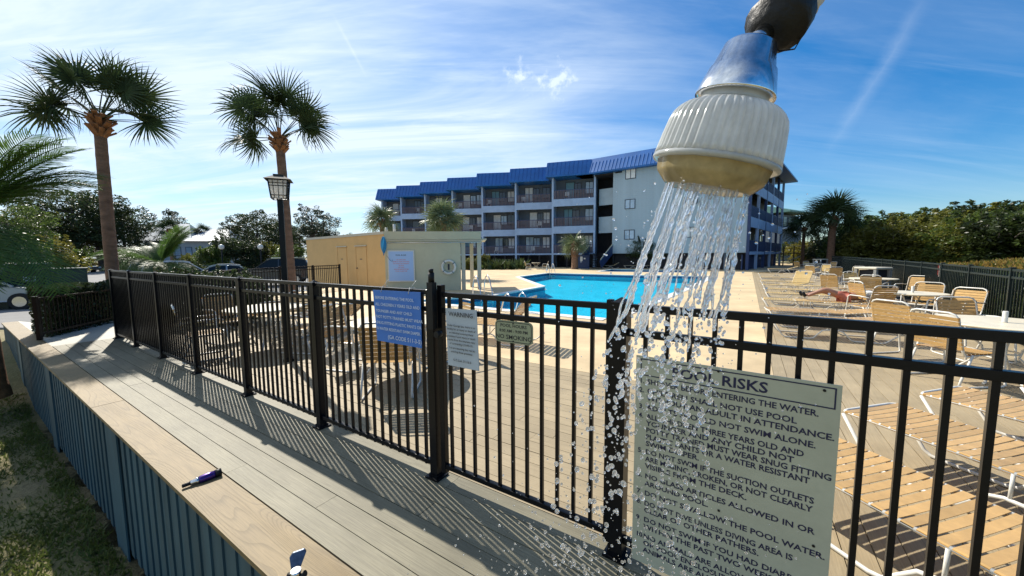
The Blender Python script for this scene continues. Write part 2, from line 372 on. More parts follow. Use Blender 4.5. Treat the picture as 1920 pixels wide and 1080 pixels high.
# ------------------------------------------------------------------ plan frames (surveyed)
AL = R(-32.6)                       # boardwalk and fence direction (to the right, towards the camera)
E1 = Fr((0, 0, 0), AL)              # u along the fence, w across (towards the pool)
V_CAP0, V_CAP1, V_F, V_D2 = 0.775, 1.03, 1.845, 4.66
U_SPLIT = 0.35
POSTU = [-10.5, -9.23, -7.8, -6.35, -4.83, -3.32, -1.84, -0.525]
AR = R(-35.5)
PR = E1.p(-0.525, V_F)              # hinge-side post of the gate; the right run starts here
E2 = Fr(PR, AR)

# ------------------------------------------------------------------ ground
def lawn_h(x, y):
    u = x * E1.d.x + y * E1.d.y; v = x * E1.n.x + y * E1.n.y
    t = min(1, max(0, (-u - 10.8) / 4.0)); base = -1.35 + 0.9 * t
    if (v > 1.2 and -10.2 < u < 60 and y < 44) or (-9 < x < 27 and 7 < y < 43 and v > 1.2): base = -3.0
    if u > 24 or y > 48: base = max(base, -0.45)
    return base + (noise.noise(Vector((x * 0.7, y * 0.7, 0))) * 0.05 if base > -2 else 0)
def build_lawn():
    xs = [-900, -400, -150, -80, -50, -36, -28] + [-22 + 0.5 * i for i in range(61)] + [10, 13, 17, 22, 28, 36, 50, 80, 150, 400, 900]
    ys = [-400, -100, -30, -10, -4] + [-2 + 0.5 * i for i in range(49)] + [24, 27, 31, 36, 42, 50, 60, 80, 120, 250, 600, 1400]
    b = B(); n = len(ys)
    b.add([(x, y, lawn_h(x, y)) for x in xs for y in ys], [(i * n + j, (i + 1) * n + j, (i + 1) * n + j + 1, i * n + j + 1) for i in range(len(xs) - 1) for j in range(n - 1)], True)
    b.obj('lawn', m_grassg, kind='structure')
build_lawn()
def sheet(name, poly, z, m, kind='structure', thick=0.05):
    o = B().prism(poly, z - thick, z).obj(name, m); o['kind'] = kind; return o
# parking lot
sheet('parking_lot', [(-10.6, 10.2), (-11.4, 24), (-9, 58), (-75, 62), (-75, 14), (-22, 11.5), (-15.4, 10.6)], -0.40, m_asph, thick=0.3)
sheet('far_sea', [(150, 220), (1400, 240), (1400, 1300), (150, 1300)], -1.2, mat('sea_water', (0.02, 0.06, 0.09), 0.15))

# concrete pool deck with the pool cut out
def X(u, v): p = E1.p(u, v); return (p.x, p.y)
POOL = [(-3.6, 12.9), (-1.71, 11.67), (2.34, 9.02), (4.01, 11.34), (8.99, 18.33), (13.94, 25.87), (8.94, 27.9), (3.16, 31.9), (0.51, 26.8), (1.67, 18.52), (-0.68, 14.51)]
SPA = [(8.0, 34.0), (15.5, 30.6), (18.0, 34.2), (10.5, 38.6)]
OUT = [X(-10.6, 1.95), X(-10.6, 4.66), (-8.4, 9.9), (-9.9, 13.2), (-9.3, 19), (-13, 24), (-25, 66), (30, 62), (46, 56), (33, 38), (13.2, 10.9), (8.2, 4.4), X(8.7, 8.0), X(U_SPLIT, V_D2 + 26), X(U_SPLIT, V_D2)]
def poly_hole(name, outer, holes, z, m):
    loops = [outer] + holes; pts = [p for l in loops for p in l]
    tri = tessellate_polygon([[Vector((x, y, 0)) for x, y in l] for l in loops])
    me = bpy.data.meshes.new(name); me.from_pydata([(x, y, z) for x, y in pts], [], [t if (Vector(pts[t[1]]) - Vector(pts[t[0]])).cross(Vector(pts[t[2]]) - Vector(pts[t[0]])) > 0 else tuple(reversed(t)) for t in map(tuple, tri)]); me.materials.append(m); me.update()
    o = bpy.data.objects.new(name, me); COL.objects.link(o); o['kind'] = 'structure'; return o
OUTC = [X(-10.6, V_D2), (-8.4, 9.9), (-9.9, 13.2), (-9.3, 19), (-13, 24), (-25, 66), (30, 62), (46, 56), (33, 38), (31, 36.3), X(U_SPLIT, V_D2 + 32), X(U_SPLIT, V_D2)]
poly_hole('pool_deck', OUTC, [POOL, SPA], 0.0, m_conc)
# pool basin, water, coping
m_basin = mat('pool_plaster', (0.05, 0.53, 0.63), 0.6, nz=(0.6, 0.10))
m_tile = mat('navy_tile', (0.03, 0.10, 0.22), 0.3, nz=(9, 0.3))
def water_mat():
    m = bpy.data.materials.new('pool_water'); m.use_nodes = True; N, L = nodes_of(m.node_tree)
    out = N('ShaderNodeOutputMaterial'); tr = N('ShaderNodeBsdfTransparent'); tr.inputs[0].default_value = (0.50, 0.90, 1.0, 1)
    gl = N('ShaderNodeBsdfGlossy', Roughness=0.04); fr = N('ShaderNodeFresnel', IOR=1.33); mx = N('ShaderNodeMixShader')
    tc = N('ShaderNodeTexCoord'); n = N('ShaderNodeTexNoise', Scale=3.2, Detail=4.0, Distortion=0.7); L(tc.outputs['Object'], n.inputs['Vector'])
    bp = N('ShaderNodeBump', Strength=0.6, Distance=0.05); L(n.outputs[0], bp.inputs['Height']); L(bp.outputs[0], gl.inputs['Normal']); L(bp.outputs[0], fr.inputs['Normal'])
    k = N('ShaderNodeMath', operation='MULTIPLY'); k.inputs[1].default_value = 0.36; L(fr.outputs[0], k.inputs[0])
    L(k.outputs[0], mx.inputs[0]); L(tr.outputs[0], mx.inputs[1]); L(gl.outputs[0], mx.inputs[2]); L(mx.outputs[0], out.inputs[0]); return m
m_water = water_mat()
def pool(name, poly, depth, wl=-0.13):
    b = B(); n = len(poly); b.add([(x, y, -depth) for x, y in poly] + [(x, y, -0.20) for x, y in poly], [(i, n + i, n + (i + 1) % n, (i + 1) % n) for i in range(n)])
    tri = tessellate_polygon([[Vector((x, y, 0)) for x, y in poly]]); b.add([(x, y, -depth) for x, y in poly], [tuple(t) for t in tri])
    bas = b.obj(name + '_basin', m_basin, kind='structure')
    tb_ = B(); tb_.add([(x, y, z) for z in (-0.20, -0.022) for x, y in [(p[0] + (0.0), p[1]) for p in poly]], [(i, n + i, n + (i + 1) % n, (i + 1) % n) for i in range(n)]); tbo = tb_.obj('waterline_tile', m_tile, bas); pass
    w = B(); w.add([(x, y, wl) for x, y in poly], [tuple(t) for t in tri]); wo = w.obj(name + '_water', m_water, kind='structure')
    # coping: one stone per edge length
    k = 0; ar = sum(poly[i][0] * poly[(i + 1) % n][1] - poly[(i + 1) % n][0] * poly[i][1] for i in range(n)); sg = 1 if ar > 0 else -1
    for i in range(n):
        a = Vector((*poly[i], 0)); c = Vector((*poly[(i + 1) % n], 0)); ln = (c - a).length; m = max(1, round(ln / 0.9)); fr = Fr(a, d=(c - a))
        for j in range(m):
            cb = B(); cb.box(fr, ln * j / m + 0.004, ln * (j + 1) / m - 0.004, -0.30 if sg > 0 else -0.03, 0.03 if sg > 0 else 0.30, -0.04, 0.018 + 0.001 * (j % 2))
            cb.obj('coping_stone', m_cope, bas)
    return bas
pool('pool', POOL, 0.5); pool('spa', SPA, 0.4)

# boardwalk planks
walk = B().box(E1, -10.62, 6, 0.875, 1.99, -0.30, -0.03).obj('boardwalk', m_under, kind='structure')
def boards(parent, u0, u1, w0, w1, n, m, jl, z=0.0, gap=0.005, seed=1, name='plank', fr=E1):
    rnd = random.Random(seed); pw = (w1 - w0) / n; cache = {}
    for i in range(n):
        u = u0 + (-rnd.random() * jl); first = True
        while u < u1:
            a = max(u, u0); c = min(u + jl, u1); u += jl
            if c - a < 0.05: continue
            ln = c - a - 0.003; key = round(ln, 3)
            if key not in cache: cache[key] = B().box(ID, 0, ln, 0, pw - gap, -0.028, 0).mesh(name, m)
            o = bpy.data.objects.new(name, cache[key]); COL.objects.link(o); o.parent = parent
            o.location = fr.p(a, w0 + i * pw, z + rnd.uniform(-0.0012, 0.0012)) - Vector(wloc(parent)); o.rotation_euler = (0, 0, fr.a)
boards(walk, -10.6, 5.5, 1.035, 1.93, 6, m_plank, 4.2, seed=3)
cap = B().box(ID, 0, 4.87, 0, V_CAP1 - V_CAP0 - 0.006, -0.03, 0.003).mesh('cap_board', m_cap)
for u in (-15.6, -10.72, -5.84, -0.96): part('cap_board', cap, walk, E1.p(u, V_CAP0), (0, 0, AL))
# narrow continuation of the wall beyond the boards
path = B().prism([X(-10.62, 1.03), X(-10.62, 2.0), (-8.0, 7.5), (-9.6, 9.4), (-11.5, 8.95), X(-15.7, 1.03)], -0.35, -0.005).obj('concrete_path', m_path, kind='structure')
# skirt boards below the cap
sk = thing('deck_skirt', 'slate blue board skirt with wide posts under the left edge of the boardwalk', 'deck skirt', E1.p(-8, 0.83, -1.35))
sb = B().box(ID, -0.048, 0.048, 0, 0.022, 0.10, 1.318).mesh('board', m_skirt)
u = -15.6; i = 0
while u < 1.2:
    part('board', sb, sk, E1.p(u, 0.80 + (0.012 if i % 2 else 0), -1.35) - sk.location, (0, 0, AL)); u += 0.098; i += 1
for u in (-12.5, -8.9, -5.15, -1.4): B().box(E1, u - 0.2, u + 0.2, 0.787, 0.80, -1.40, -0.032).obj('post', m_skirt, sk)
B().box(E1, -15.6, 1.2, 0.835, 0.87, -1.4, -0.035).obj('backing', m_under, sk)
# pool-side deck boards
deck1 = B().box(E1, -10.6, U_SPLIT, 1.99, V_D2, -0.30, -0.03).obj('sun_deck', m_under, kind='structure')
boards(deck1, -10.55, U_SPLIT, 1.93, V_D2 - 0.005, 19, m_plank2, 4.9, seed=5)
deck2 = B().prism([X(U_SPLIT, 1.5), X(13, 1.5), (8.2, 3.5), (13.2, 10.6), (31, 35), X(U_SPLIT, V_D2 + 32)], -0.30, -0.03).obj('lounge_deck', m_under, kind='structure')
def deck_right():
    pw = 0.142; n = 86; rnd = random.Random(9)
    B().box(E1, U_SPLIT - 0.02, U_SPLIT + 0.002, V_D2, V_D2 + 31.5, -0.2, -0.001).obj('edge_board', m_plank2, deck2)
    for i in range(n):
        u = U_SPLIT + i * pw
        # clip against the back fence line
        v1 = V_D2 + 31.5; v0 = 1.95 if u < 8.3 else 1.95
        for (a, c) in (((13.2, 10.9), (33, 38)), ((8.2, 4.4), (13.2, 10.9))):
            pass
        def inside(p):
            if p.y > 10.9: return p.x < 13.2 + (p.y - 10.9) * 0.731
            return p.x < 8.0 + (p.y - 4.2) * 0.776
        v = v0; 
        while v < v1 and inside(E1.p(u, v + 0.4)): v += 0.4
        if v - v0 < 0.6: continue
        seg = 5.2; a = v0 - rnd.random() * seg
        while a < v:
            s0 = max(a, v0); s1 = min(a + seg, v); a += seg
            if s1 - s0 < 0.1: continue
            o = B().box(ID, 0, s1 - s0 - 0.003, 0, pw - 0.006, -0.028, 0).obj('plank', m_plank2); o.parent = deck2
            o.location = E1.p(u + pw, s0, rnd.uniform(-0.001, 0.001)); o.rotation_euler = (0, 0, AL + math.pi / 2)
deck_right()

# ------------------------------------------------------------------ fences
PK = 0.0095
def picket_mesh(z0, z1, w=PK, m=m_black): return B().box(ID, -w, w, -w, w, z0, z1).mesh('picket', m)
pk_left = picket_mesh(0.07, 1.34)
pk_gate = picket_mesh(0.10, 1.33)
def fence_post(fr, u, w, root, m=m_black, h=1.37, s=0.032, foot=True):
    b = B(); b.box(fr, u - s, u + s, w - s, w + s, 0.0, h - 0.03)
    o = b.obj('post', m, root)
    c = B(); c.box(fr, u - s - 0.006, u + s + 0.006, w - s - 0.006, w + s + 0.006, h - 0.03, h - 0.008)
    k = len(c.v); P = [fr.p(u + a * s, w + e * s, h - 0.008) for a, e in ((-1, -1), (1, -1), (1, 1), (-1, 1))] + [fr.p(u, w, h + 0.016)]
    c.add(P, [(0, 1, 4), (1, 2, 4), (2, 3, 4), (3, 0, 4)]); c.obj('post_cap', m, o)
    if foot:
        f = B(); f.box(fr, u - 0.06, u + 0.06, w - 0.06, w + 0.06, 0.001, 0.014); f.box(fr, u - 0.04, u + 0.04, w - 0.04, w + 0.04, 0.014, 0.03); f.obj('post_foot', m, o)
    return o
def rail(b, fr, u0, u1, w, z, h=0.032, d=0.032): b.box(fr, u0, u1, w - d / 2, w + d / 2, z - h / 2, z + h / 2)
fl = thing('pool_fence', 'black metal picket fence running left along the boardwalk from the gate', 'fence', E1.p(-6, V_F))
for u in POSTU[:-1] : fence_post(E1, u, V_F, fl)
for a, c in zip(POSTU[:-2], POSTU[1:-1]):
    for z in (1.345, 1.225, 0.10): B().box(E1, a + 0.032, c - 0.032, V_F - 0.016, V_F + 0.016, z - 0.016, z + 0.016).obj('rail', m_black, fl, bevel=0.002)
    n = 14
    for k in range(n): part('picket', pk_left, fl, E1.p(a + (c - a) * (k + 1) / (n + 1), V_F) - fl.location, (0, 0, AL))
B().box(E1, -10.46, -9.27, V_F + 0.012, V_F + 0.018, 0.12, 1.33).obj('privacy_screen', m_blackfar, fl)
gt = thing('pool_gate', 'black picket gate carrying the warning sign and the pool hours plaque', 'gate', E1.p(-1.75, V_F))
ga, gc = -1.775, -0.567
for z in (1.335, 1.225, 0.11): B().box(E1, ga + 0.04, gc - 0.03, V_F - 0.016, V_F + 0.016, z - 0.016, z + 0.016).obj('rail', m_black, gt, bevel=0.002)
B().box(E1, ga, ga + 0.04, V_F - 0.02, V_F + 0.02, 0.06, 1.40).obj('stile', m_black, gt, bevel=0.002)
B().box(E1, gc - 0.03, gc, V_F - 0.02, V_F + 0.02, 0.06, 1.37).obj('stile', m_black, gt, bevel=0.002)
for k in range(11): part('picket', pk_gate, gt, E1.p(-1.684 + k * 0.1008, V_F) - gt.location, (0, 0, AL))
lb = B().box(E1, -1.815, -1.765, V_F - 0.075, V_F - 0.033, 1.10, 1.42); lb.cyl(E1.p(-1.79, V_F - 0.054, 1.42), E1.p(-1.79, V_F - 0.054, 1.485), 0.021, 14); lb.cyl(E1.p(-1.79, V_F - 0.054, 1.485), E1.p(-1.79, V_F - 0.054, 1.51), 0.016, 14)
lb.obj('latch', m_rubber, gt); B().cyl(E1.p(-1.74, V_F - 0.03, 1.07), E1.p(-1.74, V_F - 0.075, 1.07), 0.022, 14).obj('latch_knob', m_rubber, gt)
fr_ = thing('pool_fence', 'black metal picket fence on the right carrying the large pool risks sign', 'fence', PR)
o_ = fence_post(E2, 0, 0, fr_, s=0.038)
for u in (1.5, 3.0, 4.5): fence_post(E2, u, 0, fr_)
for a, c in ((0, 1.5), (1.5, 3.0), (3.0, 4.5)):
    for z in (1.335, 1.210, 0.10): B().box(E2, a + 0.036, c - 0.032, -0.016, 0.016, z - 0.018, z + 0.018).obj('rail', m_black, fr_, bevel=0.002)
    for k in range(14): part('picket', pk_left, fr_, E2.p(a + 0.122 + k * 0.0985 - (0.022 if a else 0), 0, -0.005) - fr_.location, (0, 0, AR))

def run_fence(label, pts, h, mtl, sp=2.2, pick=0.11, name='perimeter_fence', double=True, cat='fence', pw=0.009):
    root = thing(name, label, cat, Vector((*pts[0], 0)))
    for a, c in zip(pts[:-1], pts[1:]):
        a = Vector((*a, 0)); c = Vector((*c, 0)); ln = (c - a).length; fr = Fr(a, d=c - a); n = max(1, round(ln / sp)); s = ln / n
        for i in range(n + 1):
            B().box(fr, i * s - 0.03, i * s + 0.03, -0.03, 0.03, 0, h).box(fr, i * s - 0.036, i * s + 0.036, -0.036, 0.036, h, h + 0.02).obj('post', mtl, root)
        for i in range(n):
            for z in ((h - 0.03, h - 0.16, 0.12) if double else (h - 0.03, 0.12)): B().box(fr, i * s + 0.03, (i + 1) * s - 0.03, -0.016, 0.016, z - 0.018, z + 0.018).obj('rail', mtl, root)
            pb = B(); k = int((s - 0.06) / pick)
            for j in range(k): u = i * s + 0.03 + (s - 0.06) * (j + 0.5) / k; pb.box(fr, u - pw, u + pw, -pw, pw, 0.06, h - 0.05)
            pb.obj('pickets', mtl, root, kind='stuff')
    return root
run_fence('dark green picket fence at the back right in front of the bushes', [(6.4, 2.2), (7.6, 4.9), (12.6, 11.3), (21.4, 22.9), (30.4, 35.0)], 1.30, m_greenfence)
run_fence('low black picket fence between the pool house and the parked cars', [(-7.9, 7.35), (-8.4, 9.9), (-9.7, 13.0), (-8.6, 18.4)], 1.18, m_blackfar, sp=1.9, pick=0.12)
run_fence('knee high black picket fence in front of the clipped hedge on the left', [(-9.26, 7.10), (-9.95, 9.2)], 0.84, m_blackfar, sp=1.5, pick=0.10, double=False)

# ------------------------------------------------------------------ lettering and signs
def letters(lines, m, frame_o, du, dv, nrm, parent, bold=0.012):
    """lines: (text, x, y, size, align, xscale); drawn on the plane o + du*x + dv*y, raised a hair"""
    V = []; F = []
    for txt, x, y, size, al, xs in lines:
        cu = bpy.data.curves.new('t', 'FONT'); cu.body = txt; cu.size = size; cu.align_x = al; cu.resolution_u = 2; cu.offset = size * bold
        ob = bpy.data.objects.new('t', cu); COL.objects.link(ob); bpy.context.view_layer.update()
        me = bpy.data.meshes.new_from_object(ob.evaluated_get(bpy.context.evaluated_depsgraph_get()))
        k = len(V)
        for v in me.vertices: V.append(tuple(frame_o + du * (x + v.co.x * xs) + dv * (y + v.co.y) + nrm * 0.0012))
        for p in me.polygons: F.append(tuple(k + i for i in p.vertices))
        bpy.data.objects.remove(ob); bpy.data.meshes.remove(me); bpy.data.curves.remove(cu)
    b = B(); b.add(V, F); return b.obj('lettering', m, parent, kind='stuff')
m_ink = mat('navy_ink', (0.012, 0.014, 0.05), 0.5)
m_inkw = mat('white_ink', (0.55, 0.62, 0.72), 0.6)
m_inkr = mat('red_ink', (0.6, 0.12, 0.12), 0.6)
m_inkk = mat('black_ink', (0.02, 0.02, 0.025), 0.5)
# POOL RISKS
m_risk = mat('cream_sign_plastic', (0.40, 0.405, 0.30), 0.38, nz=(4, 0.10), coat=0.15)
W0 = -0.045
so = E2.p(0.092, W0, 0); du = E2.d; dz = Vector((0, 0, 1)); nn = -E2.n
rk = thing('pool_rules_sign', 'large pale plastic pool risks sign mounted on the right fence behind the shower spray', 'sign', E2.p(0.46, W0, 0.58))
B().box(E2, 0.092, 0.842, W0, W0 + 0.006, 0.055, 1.112).obj('panel', m_risk, rk, bevel=0.001)
def frame_lines(x0, y0, x1, y1, t, o, m, parent, off=0.0012):
    b = B()
    for (a, c, e, f) in ((x0, y0, x1, y0 + t), (x0, y1 - t, x1, y1), (x0, y0 + t, x0 + t, y1 - t), (x1 - t, y0 + t, x1, y1 - t)):
        b.add([o + du * p + dz * q + nn * off for p, q in ((a, c), (e, c), (e, f), (a, f))], [(0, 1, 2, 3)])
    return b.obj('printed_border', m, parent)
frame_lines(0.022, 1.018, 0.735, 1.100, 0.005, so, m_ink, rk)
LN = [('POOL RISKS', 0.345, 1.036, 0.062, 'CENTER', 1.1)]
rows = [('1.', 'SHOWER BEFORE ENTERING THE WATER.', 0.980), ('2.', 'CHILDREN SHALL NOT USE POOL', 0.935), ('', 'WITHOUT AN ADULT IN ATTENDANCE.', 0.898), ('3.', 'ADULTS SHOULD NOT SWIM ALONE.', 0.853),
        ('4.', 'ALL CHILDREN THREE YEARS OLD AND', 0.808), ('', 'YOUNGER AND ANY CHILD NOT', 0.774), ('', 'POTTY TRAINED MUST WEAR SNUG FITTING', 0.740), ('', 'PLASTIC PANTS OR A WATER RESISTANT', 0.706), ('', 'SWIM DIAPER.', 0.672),
        ('5.', 'DO NOT SWIM IF THE SUCTION OUTLETS', 0.630), ('', 'ARE MISSING, BROKEN, OR NOT CLEARLY', 0.594), ('', 'VISIBLE FROM THE DECK.', 0.558), ('6.', 'NO GLASS ARTICLES ALLOWED IN OR', 0.506), ('', 'AROUND POOL.', 0.468),
        ('7.', 'DO NOT SWALLOW THE POOL WATER.', 0.418), ('8.', 'DO NOT DIVE UNLESS DIVING AREA IS', 0.366), ('', 'CLEAR OF OTHER BATHERS.', 0.330), ('9.', 'DO NOT SWIM IF YOU HAD DIARRHEA', 0.280), ('', 'WITHIN THE PAST TWO WEEKS.', 0.243),
        ('10.', 'NO ANIMALS ARE ALLOWED IN POOL', 0.192), ('', 'OR POOL ENCLOSURE. SERVICE', 0.156), ('', 'ANIMALS ARE ALLOWED.', 0.120)]
for nme, t, y in rows:
    if nme: LN.append((nme, 0.018, y, 0.033, 'LEFT', 1.0))
    LN.append((t, 0.055, y, 0.0345, 'LEFT', 1.08 if len(t) < 32 else 0.97))
letters(LN, m_ink, so, du, dz, nn, rk, 0.022)
for x, y in ((0.35, 1.095), (0.70, 1.085), (0.375, 0.47), (0.70, 0.46), (0.375, 0.07)): B().cyl(so + du * x + dz * y, so + du * x + dz * y + nn * 0.004, 0.005, 10).obj('screw', m_rubber, rk)
# blue sign
def quad_sign(name, label, u0, u1, w, z0, z1, m, sk0=0, sk1=0, thick=0.004, curve=0.0):
    root = thing(name, label, 'sign', E1.p((u0 + u1) / 2, w, z0))
    b = B(); n = 8; P = []
    for j in range(n + 1):
        t = j / n; zz = z0 + (z1 - z0) * t; bow = curve * math.sin(math.pi * t)
        for i in range(5):
            s = i / 4; uu = u0 + sk0 * (1 - t) + (u1 - u0 + (sk1 - sk0) * (1 - t)) * s; P.append(E1.p(uu, w - bow - 0.012 * (1 - t) * s, zz + (0.006 * s if sk0 else 0)))
    b.add(P, [(j * 5 + i, j * 5 + i + 1, (j + 1) * 5 + i + 1, (j + 1) * 5 + i) for j in range(n) for i in range(4)], False)
    o = b.obj('panel', m, root); sl = o.modifiers.new('solid', 'SOLIDIFY'); sl.thickness = thick; sl.offset = -1
    return root
m_bluesg = mat('blue_vinyl_sign', (0.045, 0.17, 0.52), 0.45, nz=(10, 0.06))
bs = quad_sign('pool_notice', 'blue notice tied to the top rail of the left fence', -2.431, -1.913, V_F - 0.04, 0.945, 1.338, m_bluesg, 0.030, 0.010)
du = E1.d; nn = -E1.n; o2 = E1.p(-2.405, V_F - 0.055, 0.95)
letters([('BEFORE ENTERING THE POOL', 0.02, 0.325, 0.031, 'LEFT', 1.0), ('ALL CHILDREN 3 YEARS OLD AND', 0.02, 0.275, 0.031, 'LEFT', 1.0), ('YOUNGER AND ANY CHILD', 0.025, 0.225, 0.031, 'LEFT', 1.0), ('NOT POTTY-TRAINED MUST WEAR', 0.025, 0.18, 0.031, 'LEFT', 1.0), ('SNUG FITTING PLASTIC PANTS OR', 0.025, 0.135, 0.031, 'LEFT', 1.0), ('A WATER RESISTANT SWIM DIAPER.', 0.03, 0.09, 0.031, 'LEFT', 0.94), ('(GA CODE 511-3-5)', 0.15, 0.03, 0.042, 'LEFT', 1.0)], m_inkw, o2, du, dz, nn, bs)
for u in (-2.33, -2.03):
    B().tube([E1.p(u, V_F - 0.045, 1.325), E1.p(u, V_F - 0.028, 1.37), E1.p(u, V_F + 0.02, 1.368), E1.p(u + 0.005, V_F + 0.025, 1.33), E1.p(u, V_F - 0.02, 1.32)], 0.0022, 5).tube([E1.p(u, V_F - 0.02, 1.365), E1.p(u + 0.012, V_F - 0.01, 1.39), E1.p(u + 0.035, V_F, 1.42)], 0.002, 5).obj('cable_tie', m_white, bs)
ws = quad_sign('warning_sign', 'pale grey warning sign tied to the left side of the gate', -1.690, -1.428, V_F - 0.03, 0.862, 1.248, mat('grey_sign', (0.42, 0.47, 0.50), 0.4, nz=(10, 0.06)), 0.012, 0.022)
o3 = E1.p(-1.682, V_F - 0.0445, 0.862)
wl = [('WARNING', 0.135, 0.340, 0.042, 'CENTER', 1.0)]
for i, t in enumerate(['Under Georgia law, there is no', 'liability for an injury or death of', 'an individual entering these', 'premises if such injury or death', 'results from the inherent risks', 'of contracting COVID-19.']): wl.append((t, 0.135, 0.272 - i * 0.024, 0.0195, 'CENTER', 0.95))
for i, t in enumerate(['You are assuming this risk by', 'entering these premises.']): wl.append((t, 0.138, 0.122 - i * 0.024, 0.0195, 'CENTER', 0.95))
wl.append(('O.C.G.A. 51-16-3', 0.14, 0.042, 0.021, 'CENTER', 1.0))
letters(wl, m_inkk, o3, du, dz, nn, ws)
for u in (-1.66, -1.45): B().tube([E1.p(u, V_F - 0.034, 1.235), E1.p(u, V_F - 0.02, 1.25), E1.p(u, V_F + 0.02, 1.248), E1.p(u, V_F + 0.02, 1.2), E1.p(u, V_F - 0.03, 1.215)], 0.0018, 5).obj('cable_tie', m_white, ws)
hs_ = thing('hours_plaque', 'small rounded olive pool hours plaque on the middle of the gate', 'sign', E1.p(-1.15, V_F - 0.03, 1.08))
def rrect(x0, y0, x1, y1, r, n=5):
    P = []
    for cx, cy, a0 in ((x1 - r, y0 + r, -90), (x1 - r, y1 - r, 0), (x0 + r, y1 - r, 90), (x0 + r, y0 + r, 180)):
        for i in range(n + 1): a = R(a0 + 90 * i / n); P.append((cx + r * math.cos(a), cy + r * math.sin(a)))
    return P
def plate(b, P, o, du, dz, nn, t):
    n = len(P); b.add([o + du * x + dz * y for x, y in P] + [o + du * x + dz * y + nn * t for x, y in P], [tuple(n + i for i in range(n)), tuple(reversed(range(n)))] + [(i, (i + 1) % n, n + (i + 1) % n, n + i) for i in range(n)])
m_plaq = mat('olive_plaque', (0.29, 0.31, 0.19), 0.5, nz=(20, 0.12))
o4 = E1.p(-1.285, V_F - 0.022, 1.076); pb = B(); plate(pb, rrect(0, 0, 0.262, 0.132, 0.028), o4, du, dz, nn, 0.008); pb.obj('panel', m_plaq, hs_)
# raised border ring
P1 = rrect(0.006, 0.006, 0.256, 0.126, 0.024); P2 = rrect(0.010, 0.010, 0.252, 0.122, 0.020); n_ = len(P1)
rb = B(); rb.add([o4 + du * x + dz * y + nn * 0.0092 for x, y in P1 + P2], [(i, (i + 1) % n_, n_ + (i + 1) % n_, n_ + i) for i in range(n_)]); rb.obj('printed_border', m_inkk, hs_)
letters([('POOL HOURS', 0.131, 0.094, 0.027, 'CENTER', 1.1), ('8:00 AM - 9:00 PM', 0.131, 0.063, 0.025, 'CENTER', 1.05), ('NO SMOKING', 0.131, 0.022, 0.037, 'CENTER', 1.08)], m_inkk, o4 + nn * 0.008, du, dz, nn, hs_)
for y in (0.118, 0.012): B().cyl(o4 + du * 0.131 + dz * y + nn * 0.008, o4 + du * 0.131 + dz * y + nn * 0.012, 0.004, 8).obj('screw', m_rubber, hs_)

# ------------------------------------------------------------------ shower head, arm and spray
def sp(px, py, d):
    return EYE + (FW + (px - 960) / FPX * RT + (540 - py) / FPX * UP) * d
K = 0.28 / FPX * 0.885
A0 = sp(1408, 80, 0.262); A1 = sp(1326, 344, 0.284)
ax = (A1 - A0).normalized(); Kl = (A1 - A0).length / 277.0
sh = thing('outdoor_shower', 'chrome and ribbed white plastic shower head on a taped pipe arm spraying water', 'shower', sp(1360, 250, 0.276))
def LP(prof): return [(t * Kl, r * K) for t, r in prof]
B().lathe(LP([(-6, 20), (-2, 36), (0, 40), (6, 46), (50, 58), (52, 61), (100, 74), (104, 74), (104, 66)]), A0, ax, 48).obj('collar', m_chrome, sh)
m_ribs = mat('ribbed_clear_plastic', (0.72, 0.73, 0.71), 0.10, transl=0.5, coat=0.6, nz=(22, 0.16))
B().lathe(LP([(100, 58), (104, 62), (112, 64), (119, 66)]), A0, ax, 48).obj('neck_ring', m_ribs, sh)
def ribs(r, t, an): return r + (abs(math.cos(an * 24)) ** 0.55 - 0.6) * 10.0 * K * min(1, (t / Kl - 118) / 10 if t / Kl > 118 else 0)
bodyprof = LP([(118, 66), (122, 76), (128, 88), (136, 97), (146, 104), (160, 108), (190, 113), (220, 117), (232, 119)])
B().lathe(bodyprof, A0, ax, 48 * 7, rmod=ribs).obj('ribbed_body', m_ribs, sh)
B().lathe(LP([(231, 119), (233, 123), (238, 124), (242, 122), (243, 116)]), A0, ax, 64).obj('rim', m_ribs, sh)
m_amber = mat('yellowed_plastic', (0.50, 0.40, 0.21), 0.22, transl=0.35, coat=0.5, nz=(30, 0.3))
B().lathe(LP([(242, 113), (244, 112), (262, 109), (268, 106), (289, 86), (291, 82), (290, 70), (290, 4)]), A0, ax, 12, capends=True).obj('spray_face', m_amber, sh)
bp_ = [sp(1408, 86, 0.263), sp(1424, 72, 0.267), sp(1438, 58, 0.272)]
B().tube(bp_, [22 * K, 16 * K, 20 * K], 20).obj('swivel_stem', m_chrome, sh)
C0 = sp(1438, 66, 0.272); C1 = sp(1480, 14, 0.276); cx = (C1 - C0).normalized(); cl = (C1 - C0).length
B().lathe([(-0.002, 18 * K), (0, 34 * K), (0.003, 46 * K), (cl * 0.30, 54 * K), (cl * 0.34, 60 * K), (cl * 0.85, 56 * K), (cl * 0.95, 50 * K)], C0, cx, 18).obj('coupling', m_rubber, sh)
C2 = sp(1538, -52, 0.28)
B().lathe([(-0.001, 40 * K), (0.003, 52 * K), (0.012, 45 * K), (0.018, 47 * K), (0.027, 44 * K), (0.033, 44 * K)], C1, (C2 - C1), 24).obj('tape_wrap', m_tape, sh)
B().tube([C1 + (C2 - C1).normalized() * 0.02, sp(1620, -160, 0.30), sp(1750, -260, 0.31), Vector((0.62, 0.33, 2.02)), Vector((0.74, 0.33, 1.95)), Vector((0.78, 0.33, 1.8)), Vector((0.78, 0.33, 0.0))], 34 * K, 16).obj('pipe', mat('grey_pipe', (0.05, 0.05, 0.055), 0.4, nz=(20, 0.2)), sh)
